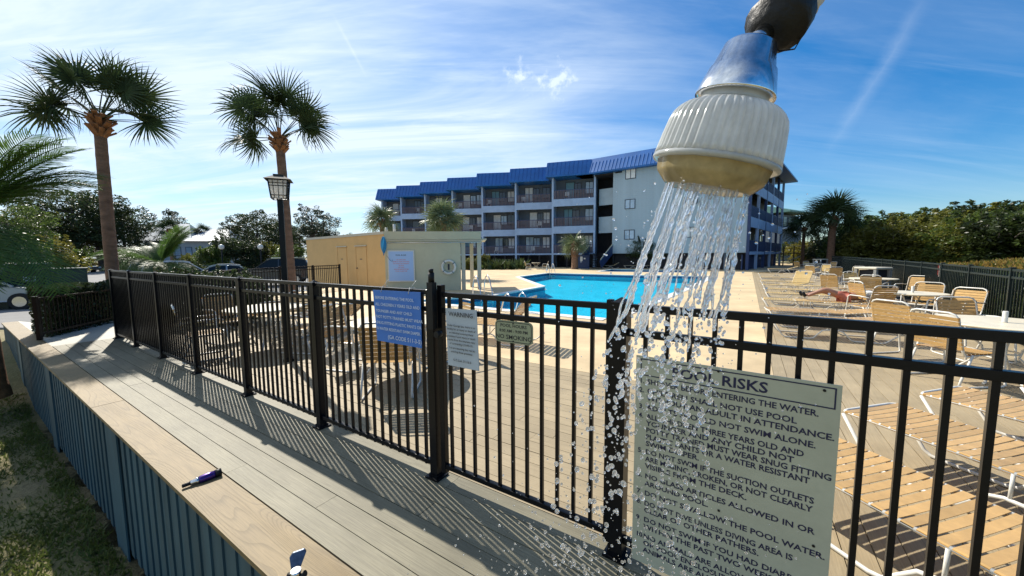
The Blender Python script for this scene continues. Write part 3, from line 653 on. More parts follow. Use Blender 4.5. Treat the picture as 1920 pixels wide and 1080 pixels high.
# stray threads of tape
B().tube([sp(1405, 36, 0.28), sp(1409, 56, 0.278), sp(1418, 70, 0.28)], 0.0006, 4).tube([sp(1516, 26, 0.27), sp(1505, 66, 0.268), sp(1490, 92, 0.272), sp(1462, 96, 0.275), sp(1450, 90, 0.28)], 0.0006, 4).obj('thread', m_rubber, sh)

def spray():
    rnd = random.Random(21); b = B()
    yy = ax.orthogonal().normalized(); yx = ax.cross(yy)
    E0 = A0 + ax * (290 * Kl)
    def drop(c, r, el=1.0, axis=None):
        rot = None
        if axis is not None: rot = axis.to_track_quat('Z', 'Y').to_matrix()
        jit = Matrix.Rotation(rnd.uniform(-0.5, 0.5), 3, 'X') @ Matrix.Rotation(rnd.uniform(-0.5, 0.5), 3, 'Y')
        b.sph(c, r, 14, 9, (rnd.uniform(0.85, 1.15), rnd.uniform(0.85, 1.1), el), (rot @ jit) if rot is not None else jit)
    jets = []
    for ring, n in ((0.97, 22), (0.66, 12), (0.3, 6)):
        for k in range(n):
            a = 2 * math.pi * (k + rnd.uniform(-0.25, 0.25)) / n; q = ring * 82 * K
            off = yy * math.cos(a) * q + yx * math.sin(a) * q; S = E0 + off - ax * 0.001
            hx = off.dot(RT) / (82 * K); hd = off.dot(FW) / (82 * K); hx = round(hx * 5) / 5 * 0.5 + hx * 0.5
            T = sp(1132 + hx * 150 + rnd.uniform(-16, 16), 1090, 0.28 + hd * 0.04 + rnd.uniform(-0.008, 0.008))
            jets.append((S, T, hx))
    for S, T, hx in jets:
        D = T - S; n0 = rnd.uniform(0.22, 0.42); pts = []; rs = []; ph = rnd.uniform(0, 99); r0 = rnd.uniform(0.0006, 0.0014)
        m = 52
        for i in range(m + 1):
            t = n0 * i / m; amp = 0.0004 + 0.011 * t * t * 3
            w = noise.noise_vector(Vector((t * 16 + ph, ph, 0)))
            pts.append(S + D * t + Vector((w.x, w.y, 0)) * amp - UP * 0)
            rs.append(max(0.0004, r0 * (0.85 + 1.0 * (noise.noise(Vector((t * 75 + ph, 3, ph))) + 0.12) * min(1, t * 9 + 0.15))))
        rs[-1] = 0.0003
        b.tube(pts, rs, 8)
        t = n0 + 0.005
        while t < 1.06:
            w = noise.noise_vector(Vector((t * 14 + ph, ph, 0))); sprd = 0.003 + 0.02 * (t - 0.25)
            c = S + D * t + Vector((w.x, w.y * 0.8, w.z * 0.2)) * sprd + Vector((rnd.gauss(0, 1), rnd.gauss(0, 1), rnd.gauss(0, 1))) * 0.0022 * t
            r = rnd.choice((0.0004, 0.0006, 0.0008, 0.0010, 0.0013, 0.0017)) * (0.85 + 0.35 * rnd.random())
            drop(c, r, rnd.uniform(1.0, 1.9) if t < 0.6 else rnd.uniform(0.85, 1.3), D.normalized())
            t += rnd.uniform(0.009, 0.034) if t < 0.6 else rnd.uniform(0.020, 0.060)
    # strays
    for k in range(900):
        y = 1085 - 750 * rnd.random() ** 1.5; f = (y - 340) / 740; xc = 1320 - 185 * f; w = 110 + 110 * f
        c = sp(xc + rnd.gauss(0, 1) * w * 0.75, y, rnd.uniform(0.23, 0.34)); drop(c, rnd.choice((0.00025, 0.0003, 0.0004, 0.0006, 0.0009)))
    m = bpy.data.materials.new('water_drops'); m.use_nodes = True; N, L = nodes_of(m.node_tree)
    out = N('ShaderNodeOutputMaterial'); g = N('ShaderNodeBsdfPrincipled', Roughness=0.0, IOR=1.33); g.inputs['Transmission Weight'].default_value = 1.0
    g.inputs['Base Color'].default_value = (0.97, 0.985, 1, 1)
    tl_ = N('ShaderNodeBsdfTranslucent'); tl_.inputs[0].default_value = (0.85, 0.92, 1, 1); mx_ = N('ShaderNodeMixShader'); mx_.inputs[0].default_value = 0.15; L(g.outputs[0], mx_.inputs[1]); L(tl_.outputs[0], mx_.inputs[2]); L(mx_.outputs[0], out.inputs[0])
    o = b.obj('water_spray', m, kind='stuff'); tag(o, 'clear jets and glittering drops of water falling from the shower head', 'water')
spray()
# small objects on the cap board
fo = E1.p(-3.26, 0.88, 0.003)
tl = thing('spray_nozzle', 'small black and purple hose nozzle lying on the tan cap board', 'nozzle', fo)
a_ = gp(341, 912, 0.022); b_ = gp(415, 884, 0.028); axn = (b_ - a_).normalized(); ln = (b_ - a_).length
B().lathe([(0, 0.010), (0.004, 0.013), (0.035, 0.013), (0.045, 0.015)], a_, axn, 16).obj('tip', m_rubber, tl)
B().lathe([(0.045, 0.017), (0.075, 0.018), (0.078, 0.023), (0.09, 0.023)], a_, axn, 16).obj('collar', m_steel, tl)
B().lathe([(0.09, 0.022), (0.10, 0.025), (0.15, 0.027), (ln - 0.035, 0.025)], a_, axn, 20).obj('grip', mat('purple_anodised', (0.07, 0.03, 0.2), 0.25, 0.6, nz=(30, 0.2)), tl)
B().lathe([(ln - 0.035, 0.027), (ln, 0.026)], a_, axn, 16).obj('end_cap', m_rubber, tl)
fc = thing('push_faucet', 'chrome push valve with a square paddle on the cap board at the bottom edge', 'faucet', gp(552, 1085, 0.003))
q = gp(557, 1106, 0.0); q.z = 0
B().lathe([(0, 0.036), (0.010, 0.036), (0.013, 0.022), (0.075, 0.019), (0.085, 0.024), (0.10, 0.022)], q + Vector((0.0, 0.0, 0.003)), (0, 0, 1), 24).obj('valve_body', m_chrome, fc)
B().tube([q + Vector((-0.040, 0, 0.075)), q + Vector((-0.026, 0, 0.075)), q + Vector((0.026, 0, 0.075)), q + Vector((0.044, 0, 0.085))], [0.013, 0.009, 0.009, 0.015], 10).obj('side_knob', m_rubber, fc)
hb = B(); hf = Fr(q + Vector((-0.006, 0.006, 0)), R(14)); hP = [hf.p(x * 1.55, 0.008 + (z - 0.07) * 0.9 + y, 0.085 + (z - 0.07) * 1.15) for y in (0, 0.011) for x, z in ((-0.014, 0.070), (0.010, 0.072), (0.023, 0.118), (0.016, 0.127), (-0.018, 0.121), (-0.025, 0.110))]
hb.add(hP, [(0, 1, 2, 3, 4, 5), (11, 10, 9, 8, 7, 6)] + [(i, 6 + i, 6 + (i + 1) % 6, (i + 1) % 6) for i in range(6)]); hb.obj('paddle', mat('dark_steel', (0.10, 0.12, 0.16), 0.3, 0.8, nz=(40, 0.3)), fc, bevel=0.003)
B().tube([E1.p(-1.62, 0.765, -0.10), E1.p(-1.62, 0.765, -0.6), E1.p(-1.62, 0.77, -1.38)], 0.005, 8).obj('water_pipe', m_white)
tag(bpy.data.objects['water_pipe'], 'thin white pipe running down the blue skirt near the bottom edge', 'pipe')

# ------------------------------------------------------------------ pool furniture
def strap_mesh(w, wid, m, sag=0.006, th=0.003):
    """strap across y from -w to w, width wid in x, wrapped round the side tubes"""
    b = B(); n = 6; P = []; prof = []
    for i in range(n + 1): t = -1 + 2 * i / n; prof.append((t * w, -sag * (1 - t * t) + 0.013))
    full = [(-w + 0.004, -0.015), (-w - 0.012, -0.005), (-w - 0.010, 0.009)] + prof[0:] + [(w + 0.010, 0.009), (w + 0.012, -0.005), (w - 0.004, -0.015)]
    k = len(full)
    for x in (-wid / 2, wid / 2): P += [(x, y, z) for y, z in full]
    for x in (-wid / 2, wid / 2): P += [(x, y, z - th if 2 < i < k - 3 else z) for i, (y, z) in enumerate(full)]
    F = [(i, k + i, k + i + 1, i + 1) for i in range(k - 1)] + [(2 * k + i + 1, 3 * k + i + 1, 3 * k + i, 2 * k + i) for i in range(k - 1)] + [(i + 1, 2 * k + i + 1, 2 * k + i, i) for i in range(k - 1)] + [(k + i, 3 * k + i, 3 * k + i + 1, k + i + 1) for i in range(k - 1)]
    b.add(P, F, False); return b.mesh('strap', m)
ST_L = strap_mesh(0.285, 0.047, m_strap); ST_LY = strap_mesh(0.285, 0.047, m_strapy)
def lounger(label, loc, rz, raise_=0.0, strap=None, group='strap sun loungers on the pool deck', blk=False):
    strap = strap or ST_L
    t = thing('sun_lounger', label, 'sun lounger', loc, rz, group)
    H = 0.345; W = 0.285; hx = 1.28; bl = 0.66
    a = R(raise_); hd = lambda s: (hx + s * math.cos(a), H + s * math.sin(a))
    b = B()
    tipx, tipz = hd(bl)
    b.tube([(hx, -W, H), (0.05, -W, H), (0.01, -W + 0.02, H), (0, -W + 0.06, H), (0, W - 0.06, H), (0.01, W - 0.02, H), (0.05, W, H), (hx, W, H)], 0.0125, 8)
    b.obj('frame', m_white, t, world=False)
    c = B(); c.tube([(hx, -W, H), (hd(bl - 0.05)[0], -W, hd(bl - 0.05)[1]), (tipx, -W + 0.05, tipz), (tipx, W - 0.05, tipz), (hd(bl - 0.05)[0], W, hd(bl - 0.05)[1]), (hx, W, H)], 0.0125, 8)
    c.obj('back_frame', m_white, t, world=False)
    for s in (-1, 1):
        l = B(); y = s * (W + 0.018)
        l.tube([(0.02, y, H - 0.01), (0.20, y, 0.05), (0.24, y, 0.02), (0.30, y, 0.014), (0.62, y, 0.014), (0.68, y, 0.03), (0.80, y, 0.17), (0.86, y, 0.19), (1.04, y, 0.19), (1.10, y, 0.17), (1.22, y, 0.03), (1.28, y, 0.014), (1.62, y, 0.014), (1.68, y, 0.03), (1.84, y, H - 0.03 if raise_ < 3 else 0.16)], 0.0125, 8)
        l.tube([(0.88, y, 0.19), (0.88, y * 0.97, H)], 0.009, 6).tube([(1.02, y, 0.19), (1.02, y * 0.97, H)], 0.009, 6)
        l.obj('leg_frame', m_white, t, world=False)
    n = 22
    for i in range(n): part('strap', strap, t, (0.05 + i * (hx - 0.07) / (n - 1), 0, H))
    n2 = 11
    for i in range(n2):
        x, z = hd(0.05 + i * (bl - 0.09) / (n2 - 1)); part('strap', strap, t, (x, 0, z), (0, -a, 0))
    return t
ST_C = strap_mesh(0.245, 0.043, m_strap); ST_CY = strap_mesh(0.245, 0.043, m_strapy)
def chair(label, loc, rz, strap=None, group='strap dining chairs round the pool'):
    """faces local +x"""
    strap = strap or ST_C
    t = thing('patio_chair', label, 'chair', loc, rz, group); W = 0.245; H = 0.40
    f = B(); ba = R(14)
    def bk(s): return (-0.22 - s * math.sin(ba), H + s * math.cos(ba))
    L_ = 0.50
    f.tube([(0.24, -W, H), (-0.20, -W, H - 0.02), (bk(0.04)[0], -W, bk(0.04)[1]), (bk(L_ - 0.07)[0], -W, bk(L_ - 0.07)[1]), (bk(L_ - 0.02)[0], -W + 0.03, bk(L_ - 0.02)[1]), (bk(L_)[0], -W + 0.08, bk(L_)[1]), (bk(L_)[0], W - 0.08, bk(L_)[1]), (bk(L_ - 0.02)[0], W - 0.03, bk(L_ - 0.02)[1]), (bk(L_ - 0.07)[0], W, bk(L_ - 0.07)[1]), (bk(0.04)[0], W, bk(0.04)[1]), (-0.20, W, H - 0.02), (0.24, W, H), (0.26, W - 0.04, H), (0.26, -W + 0.04, H)], 0.0125, 8)
    f.obj('frame', m_white, t, world=False)
    for s in (-1, 1):
        l = B(); y = s * (W + 0.03)
        l.tube([(bk(0.22)[0], y, bk(0.22)[1]), (-0.05, y, 0.635), (0.20, y, 0.635), (0.25, y, 0.60), (0.30, y, 0.12), (0.32, y, 0.03), (0.28, y, 0.013), (-0.24, y, 0.013), (-0.28, y, 0.03), (-0.26, y, 0.10), (-0.14, y, H)], 0.0125, 8)
        l.obj('arm_and_leg', m_white, t, world=False)
    for i in range(8): part('strap', strap, t, (-0.16 + i * 0.052, 0, H))
    for i in range(8):
        x, z = bk(0.08 + i * 0.05); part('strap', strap, t, (x, 0, z), (0, -math.pi / 2 - ba, 0))
    return t
def table(label, loc, r=0.6, cup=True, group='round pool tables'):
    t = thing('patio_table', label, 'table', loc, 0.4, group)
    B().lathe([(0.690, r - 0.03), (0.695, r - 0.004), (0.712, r), (0.722, r - 0.006), (0.724, r - 0.03)], n=48).obj('tabletop', m_tabletop, t, world=False)
    for k in range(4):
        a = k * math.pi / 2; c, s = math.cos(a), math.sin(a)
        B().tube([(c * 0.42, s * 0.42, 0.69), (c * 0.16, s * 0.16, 0.40), (c * 0.14, s * 0.14, 0.30), (c * 0.40, s * 0.40, 0.014), (c * 0.44, s * 0.44, 0.012)], 0.014, 8).obj('leg', m_white, t, world=False)
    B().tube([(0.15 * math.cos(i * math.pi / 8), 0.15 * math.sin(i * math.pi / 8), 0.35) for i in range(16)], 0.01, 6, closed=True).obj('ring', m_white, t, world=False)
    if cup: B().lathe([(0.7245, 0.026), (0.73, 0.024), (0.86, 0.024), (0.865, 0.020), (0.862, 0.016), (0.74, 0.016)], n=20).obj('umbrella_sleeve', m_white, t, world=False)
    return t
G_ = lambda *a: gp(*a)
# near loungers at the right
lounger('nearest strap lounger half behind the pool risks sign', (1.90, 2.38, 0), R(-75))
lounger('second strap lounger right of the pool risks sign', (2.90, 2.90, 0), R(-76))
lounger('third strap lounger from the sign by the right picture edge', (3.90, 3.26, 0), R(-74))
lounger('strap lounger at the right picture edge beyond the third near one', (5.05, 3.45, 0), R(-74))
# the row with the feet towards the pool
rowl = [((5.10, 7.28), 'front tan lounger of the row facing the pool'), ((5.75, 8.25), 'second tan lounger of the row facing the pool'), ((6.95, 10.15), 'lounger before the one with the sunbather, third of the row'),
        ((8.10, 11.70), 'fourth lounger of the row, beyond the sunbather'), ((9.0, 13.1), 'fifth lounger of the row with feet to the pool'), ((10.1, 14.8), 'sixth lounger of the row with feet to the pool'), ((11.3, 16.7), 'seventh lounger of the row with feet to the pool'), ((13.1, 19.4), 'eighth lounger of the row with feet to the pool'), ((15.6, 23.3), 'far lounger at the end of the row near the blue building')]
for i, ((x, y), lab) in enumerate(rowl): lounger(lab, (x, y, 0), R(-33 if i > 1 else -26), raise_=(6 if i < 2 else 0), strap=ST_L if i < 2 else ST_LY)
lounger('lounger carrying the sunbather among the chairs', (7.60, 9.85, 0), R(-32), raise_=12)
lounger('yellow lounger with its back raised high in the middle of the chairs', (11.0, 14.6, 0), R(35), raise_=48, strap=ST_LY)
lounger('yellow lounger with raised back behind the tables', (14.2, 15.4, 0), R(30), raise_=50, strap=ST_LY)
lounger('pale lounger on the far deck by the blue building corner', (20.5, 29.5, 0), R(-35), raise_=18, strap=ST_LY)
lounger('second pale lounger on the far deck by the blue building corner', (21.4, 28.6, 0), R(-35), raise_=18, strap=ST_LY)
for x, l in ((1150, 'left white lounger beyond the small pool'), (1192, 'middle white lounger beyond the small pool'), (1232, 'right white lounger beyond the small pool')): lounger(l, gp(x - 22, 503.5), R(-8), raise_=28, strap=ST_LY)
# tables
table('round cream table at the right picture edge', (6.10, 4.50, 0), 0.62)
table('round table of the second group by the back fence', (8.70, 7.95, 0), 0.55)
table('round table of the third group by the back fence', (12.3, 12.5, 0), 0.62)
table('far round table at the end of the back fence', (24.6, 30.0, 0), 0.7)
table('round table in the left corner close behind the gate', (-1.60, 4.95, 0), 0.58, cup=False)
table('round table far left behind the picket fence', (-4.30, 6.35, 0), 0.6, cup=False)
table('small table between two chairs at the far side of the pool', gp(1005, 505), 0.5, cup=False)
ch = [((5.46, 4.46), 4, 'orange brown chair left of the table at the right edge', 0), ((6.92, 5.45), -105, 'chair behind the table at the right edge', 0), ((5.92, 5.45), 8, 'chair with its back to the loungers left of the right table', 0), ((8.75, 7.2), 188, 'tilted chair against the green fence right of the second table', 0),
      ((8.0, 8.15), 88, 'orange chair with its back to the camera at the second table', 0), ((8.85, 9.05), -8, 'chair hiding the sunbather at the second table', 0), ((9.55, 8.5), 205, 'chair right of the second table by the fence', 0),
      ((12.6, 13.4), -95, 'yellow chair behind the third table', 1), ((12.0, 11.0), 195, 'chair right of the third table by the fence', 0), ((11.6, 11.75), 30, 'chair left of the third table', 0), ((10.9, 12.4), 20, 'brown chair left of the yellow raised lounger', 0),
      ((17.2, 21.0), 20, 'chair by itself in the far part of the deck', 0), ((19.0, 22.5), 200, 'chair beside the far part of the back fence', 1), ((16.3, 18.6), 60, 'brown chair beyond the third table', 0), ((17.7, 18.9), 210, 'chair against the back fence beyond the third table', 1), ((23.6, 30.2), 10, 'chair left of the far table', 0), ((25.0, 31.0), -90, 'chair behind the far table', 1), ((25.6, 29.6), 190, 'chair right of the far table', 0)]
for (x, y), a, l, k in ch: chair(l, (x, y, 0), R(a), ST_CY if k else None)
for (x, y), a, l in [((-1.42, 4.22), 95, 'brown chair with its back to the gate under the blue notice'), ((-2.35, 5.25), -15, 'chair left of the table close behind the gate'), ((-1.0, 5.7), 215, 'chair behind the table close behind the gate'), ((-4.9, 5.75), 45, 'chair in front of the far left table'), ((-3.5, 6.2), 170, 'chair right of the far left table'), ((-4.4, 7.3), -90, 'chair behind the far left table'), ((-5.4, 6.9), -30, 'chair at the outer side of the far left table')]: chair(l, (x, y, 0), R(a))
lounger('lounger on the deck behind the blue notice', (-2.6, 6.9, 0), R(-40), raise_=35, group='loungers behind the left fence')
lounger('lounger with raised back behind the gate next to the pool', (-1.2, 7.2, 0), R(-25), raise_=50, group='loungers behind the left fence')
lounger('lounger far left beside the lamp post', (-4.6, 8.2, 0), R(-35), raise_=30, group='loungers behind the left fence')
lounger('lounger farthest left near the parking fence', (-6.4, 8.6, 0), R(-35), raise_=30, group='loungers behind the left fence')
chair('left chair of the pair across the pool', gp(990, 506), R(5)); chair('right chair of the pair across the pool', gp(1022, 506), R(175))
for x, l in ((1283, 'chair under the white wall seen through the spray'), (1345, 'chair right of the spray by the blue building'), (1376, 'chair at the corner of the blue building')): chair(l, gp(x, 504), R(200), ST_CY)

# ------------------------------------------------------------------ sunbather
def sunbather():
    root = thing('person', 'person lying on a lounger with knees slightly bent, dark shoes and pale top', 'person', (7.60, 9.85, 0), R(-32))
    H = 0.39
    def skin(name, verts, edges, radii, m, rootv=0, sub=1):
        me = bpy.data.meshes.new(name); me.from_pydata(verts, edges, []); o = bpy.data.objects.new(name, me); COL.objects.link(o)
        md = o.modifiers.new('s', 'SKIN'); md.use_smooth_shade = True
        for i, r in enumerate(radii): me.skin_vertices[0].data[i].radius = (r, r * 0.92)
        me.skin_vertices[0].data[rootv].use_root = True
        sb = o.modifiers.new('d', 'SUBSURF'); sb.levels = sub; sb.render_levels = sub
        me.materials.append(m); o.parent = root; return o
    ca, sa = math.cos(R(12)), math.sin(R(12))
    def T(s, y, up=0): return (1.28 + s * ca - up * sa, y, H + s * sa + up * ca)   # along the raised back
    V = [(1.05, 0, H + 0.10), T(0.05, 0, 0.11), T(0.22, 0, 0.12), T(0.38, 0, 0.12), T(0.48, 0, 0.11), T(0.55, 0, 0.13), T(0.66, 0, 0.14), T(0.72, 0, 0.15),
         (1.0, 0.10, H + 0.09), (0.60, 0.12, H + 0.20), (0.22, 0.12, H + 0.07), (1.0, -0.10, H + 0.09), (0.62, -0.12, H + 0.28), (0.26, -0.12, H + 0.08),
         T(0.40, 0.17, 0.10), T(0.22, 0.24, 0.06), T(0.02, 0.22, 0.10), T(0.40, -0.17, 0.10), T(0.22, -0.24, 0.06), T(0.02, -0.22, 0.10)]
    Ed = [(0, 1), (1, 2), (2, 3), (3, 4), (4, 5), (5, 6), (6, 7), (0, 8), (8, 9), (9, 10), (0, 11), (11, 12), (12, 13), (3, 14), (14, 15), (15, 16), (3, 17), (17, 18), (18, 19)]
    Rr = [0.13, 0.12, 0.12, 0.125, 0.07, 0.055, 0.095, 0.075, 0.095, 0.062, 0.042, 0.095, 0.062, 0.042, 0.06, 0.045, 0.032, 0.06, 0.045, 0.032]
    m_skin = mat('skin', (0.30, 0.15, 0.10), 0.5, nz=(6, 0.1))
    skin('body', V, Ed, Rr, m_skin)
    skin('shirt', [V[1], V[2], V[3], V[14], V[15], V[17], V[18]], [(0, 1), (1, 2), (2, 3), (3, 4), (2, 5), (5, 6)], [0.135, 0.135, 0.14, 0.075, 0.056, 0.075, 0.056], mat('pale_shirt', (0.55, 0.55, 0.53), 0.8))
    skin('shorts', [V[0], V[8], ((V[8][0] + V[9][0]) / 2, 0.11, H + 0.15), V[11], ((V[11][0] + V[12][0]) / 2, -0.11, H + 0.19)], [(0, 1), (1, 2), (0, 3), (3, 4)], [0.14, 0.105, 0.09, 0.105, 0.09], mat('red_shorts', (0.40, 0.12, 0.08), 0.7))
    for s, x in ((1, 0.22), (-1, 0.26)):
        y = 0.12 * s; skin('shoe', [(x - 0.02, y, H + 0.06), (x - 0.06, y, H + 0.10), (x - 0.10, y, H + 0.19)], [(0, 1), (1, 2)], [0.05, 0.048, 0.036], m_rubber)
    hb = B().sph(T(0.72, 0, 0.15), 0.1, 14, 9, (1, 0.88, 0.95)); hb.obj('hair', mat('brown_hair', (0.06, 0.035, 0.02), 0.7), root, world=False)
sunbather()
# things near the pool: ladders, bins
def ladder(label, p, rz, chrome=m_steel):
    t = thing('pool_ladder', label, 'ladder', p, rz)
    for y in (-0.25, 0.25): B().tube([(-0.62, y, 0.0), (-0.60, y, 0.45), (-0.50, y, 0.72), (-0.34, y, 0.80), (-0.2, y, 0.72), (0.02, y, 0.25), (0.10, y, -0.2), (0.12, y, -0.48)], 0.021, 10).obj('handrail', chrome, t, world=False)
    for z in (-0.2, -0.4): B().box(ID, 0.07, 0.15, -0.25, 0.25, z, z + 0.025).obj('step', chrome, t, world=False)
    return t
ladder('chrome ladder on the near left arm of the pool', (-1.0, 14.0, 0), R(-58))
ladder('low handrail on the near edge of the pool behind the gate', (-0.1, 10.45, -0.25), R(122))
ladder('white grab rail at the far end of the pool', (3.45, 31.6, 0), R(-70), m_white)
def bin_(label, p, rz):
    t = thing('trash_bin', label, 'bin', p, rz); w = 0.36; c = mat('pebble_concrete', (0.22, 0.22, 0.21), 0.8, nz=(30, 0.3)) if 'pebble_concrete' not in bpy.data.materials else bpy.data.materials['pebble_concrete']
    B().box(ID, -w, w, -w, w, 0, 0.68).obj('base', c, t, world=False)
    h = B()
    for x in (-w, w - 0.09):
        for y in (-w, w - 0.09): h.box(ID, x, x + 0.09, y, y + 0.09, 0.68, 0.98)
    h.obj('corner_post', c, t, world=False)
    B().box(ID, -w + 0.09, w - 0.09, -w + 0.1, w - 0.1, 0.685, 0.95).obj('inner_bin', m_dark, t, world=False)
    B().box(ID, -w - 0.02, w + 0.02, -w - 0.02, w + 0.02, 0.98, 1.06).obj('lid', m_trimb, t, world=False, bevel=0.03)
bin_('square stone trash bin beside the back fence', (13.35, 13.6, 0), R(10)); bin_('far square trash bin at the end of the back fence', (26.6, 31.8, 0), R(10))
fs = thing('fence_sign', 'white and red notice hung on the back fence', 'sign', (11.6, 9.95, 0.9)); ff = Fr((11.50, 9.80, 0), d=(5, 6.4))
B().box(ff, 0, 0.20, 0.04, 0.05, 0.93, 1.28).obj('panel', mat('pink_white', (0.66, 0.52, 0.48), 0.5), fs); B().box(ff, 0.20, 0.34, 0.04, 0.05, 0.97, 1.27).obj('red_panel', mat('red_panel', (0.5, 0.05, 0.05), 0.5), fs)

# ------------------------------------------------------------------ pool house
def pool_house():
    Cn = Vector((-5.7, 16.6, 0)); Rr = Vector((-2.35, 16.95, 0)); Lf = Vector((-12.3, 22.2, 0))
    t = thing('pool_house', 'low flat roofed tan and grey pool equipment house left of the pool', 'building', Cn)
    fR = Fr(Cn, d=Rr - Cn); fL = Fr(Lf, d=Cn - Lf); wR = (Rr - Cn).length; wL = (Cn - Lf).length; H = 2.62
    poly = [(Lf.x, Lf.y), (Cn.x, Cn.y), (Rr.x, Rr.y), (Rr.x - 6.4, Rr.y + 5.8)]
    B().box(fL, 0, wL, 0, 0.15, 0, H).obj('tan_wall', m_orange, t)
    B().box(fR, 0, wR, 0, 0.15, 0, H - 0.003).obj('grey_wall', m_beige, t)
    B().prism([(-2.38, 16.98), (-2.38 - 6.4, 22.8), (Lf.x, Lf.y + 0.1), (Lf.x + 0.1, Lf.y + 0.2), (-2.6, 17.3)][:3] + [(-2.7, 17.1)], 0, H - 0.01).obj('rear_wall', m_beige, t)
    B().prism(poly, H - 0.006, H + 0.05).obj('roof', m_trimb, t)
    B().box(fL, -0.05, wL, -0.03, 0, H - 0.06, H + 0.06).obj('fascia', m_trimb, t); B().box(fR, 0, wR + 0.95, -0.03, 0, H - 0.30, H + 0.06).obj('fascia', m_beige, t)
    B().box(fR, 0.05, wR + 1.05, -0.05, -0.031, H - 0.36, H - 0.32).obj('gutter_pipe', m_trimb, t)
    for x0 in (wL * 0.47, wL * 0.70):
        d = B().box(fL, x0, x0 + 0.95, -0.012, 0.0, 0.06, 2.02).obj('door', m_orange, t)
        B().box(fL, x0 + 0.02, x0 + 0.10, -0.07, -0.012, 0.98, 1.02).obj('handle', m_winfr, d)
        B().box(fL, x0 + 0.36, x0 + 0.56, -0.016, -0.012, 1.42, 1.46).obj('nameplate', m_winfr, d)
        B().box(fL, x0 - 0.09, x0 + 1.04, -0.06, 0, 2.06, 2.11).obj('drip_cap', m_trimb, t)
        B().box(fL, x0 - 0.05, x0 - 0.02, -0.02, 0, 0.0, 2.05).obj('door_frame', m_orange, t)
        B().box(fL, x0 + 0.97, x0 + 1.0, -0.02, 0, 0.0, 2.05).obj('door_frame', m_orange, t)
    # porch
    for (u, w) in ((wR + 0.12, 0.1), (wR + 0.5, 1.4), (wR + 0.85, 0.1)):
        B().box(fR, u - 0.09, u + 0.09, w, w + 0.18, 0, 2.18).obj('porch_column', m_trimb, t)
    B().box(fR, wR, wR + 0.98, 0.0, 0.16, 2.18, 2.32).obj('porch_beam', m_trimb, t); B().box(fR, wR, wR + 1.2, 0.0, 3.2, 2.30, 2.36).obj('porch_roof', m_trimb, t)
    B().cyl(fR.p(0.35, 0.5, H), fR.p(0.35, 0.5, H + 0.42), 0.06, 10).obj('vent_pipe', m_white, t); B().cyl(fR.p(-0.1, 0.9, H), fR.p(-0.1, 0.9, H + 0.3), 0.1, 10, 0.05).obj('vent_cowl', m_trimb, t)
    # board
    s = thing('rules_board', 'pale blue framed rules board on the grey wall of the pool house', 'sign', fR.p(0.7, -0.03, 0.5))
    B().box(fR, 0.12, 1.30, -0.05, -0.01, 0.42, 1.84).obj('frame', m_white, s); B().box(fR, 0.17, 1.25, -0.056, -0.05, 0.47, 1.79).obj('panel', mat('pale_blue_board', (0.34, 0.50, 0.78), 0.5), s)
    o = fR.p(0.17, -0.0565, 0.47); 
    letters([('POOL RULES', 0.54, 1.12, 0.09, 'CENTER', 0.9)], m_inkk, o, fR.d, dz, -fR.n, s)
    letters([(w, 0.54, 0.92 - i * 0.085, 0.062, 'CENTER', 0.95) for i, w in enumerate(['NO LIFEGUARD', 'SWIM AT YOUR OWN RISK', 'NO DIVING OR RUNNING', 'NO PETS', 'NO GLASS', 'SHOWER BEFORE SWIM', 'POOL CLOSES 9 PM'])], m_inkr, o, fR.d, dz, -fR.n, s)
    # life ring
    lr = thing('life_ring', 'white life ring hanging on the grey wall of the pool house', 'life ring', fR.p(2.72, -0.08, 1.0)); c = fR.p(2.82, -0.07, 1.06)
    B().tube([c + fR.d * 0.29 * math.cos(a * math.pi / 14) + dz * 0.29 * math.sin(a * math.pi / 14) for a in range(28)], 0.06, 10, closed=True).obj('ring', m_white, lr)
    for k in range(4):
        a0 = k * math.pi / 2 + 0.6; B().tube([c + fR.d * 0.29 * math.cos(a0 + j * 0.07) + dz * 0.29 * math.sin(a0 + j * 0.07) for j in range(3)], 0.064, 10).obj('band', mat('ring_band', (0.10, 0.16, 0.2), 0.5) if 'ring_band' not in bpy.data.materials else bpy.data.materials['ring_band'], lr)
    B().box(fR, 2.78, 2.86, -0.03, -0.005, 0.93, 1.2).obj('hook', m_winfr, lr)
    nt = thing('skimmer_net', 'blue leaf skimmer net on a long pole fixed under the pool house eave', 'pool net', fR.p(0.1, -0.12, 1.9))
    B().tube([fR.p(0.15, -0.09, 2.17), fR.p(wR + 0.9, -0.09, 2.19)], 0.016, 8).obj('pole', m_steel, nt)
    nb = B(); nP = []
    for j in range(9):
        tt = j / 8; zz = 2.45 - 0.85 * tt; ww = 0.13 * math.sin(math.pi * min(1, tt * 1.05 + 0.05)) ** 0.7
        for i in range(4): nP.append(fR.p(-0.02 - ww + 2 * ww * i / 3, -0.10 - 0.10 * math.sin(math.pi * i / 3), zz))
    nb.add(nP, [(j * 4 + i, j * 4 + i + 1, (j + 1) * 4 + i + 1, (j + 1) * 4 + i) for j in range(8) for i in range(3)], True)
    nb.obj('net', mat('blue_net', (0.03, 0.22, 0.45), 0.6, transl=0.3), nt)
    B().tube([fR.p(0.1, -0.1, 1.6), fR.p(0.22, -0.08, 1.42), fR.p(0.32, -0.07, 1.33), fR.p(0.34, -0.06, 1.42)], 0.008, 6).obj('rope', m_navy, nt)
pool_house()

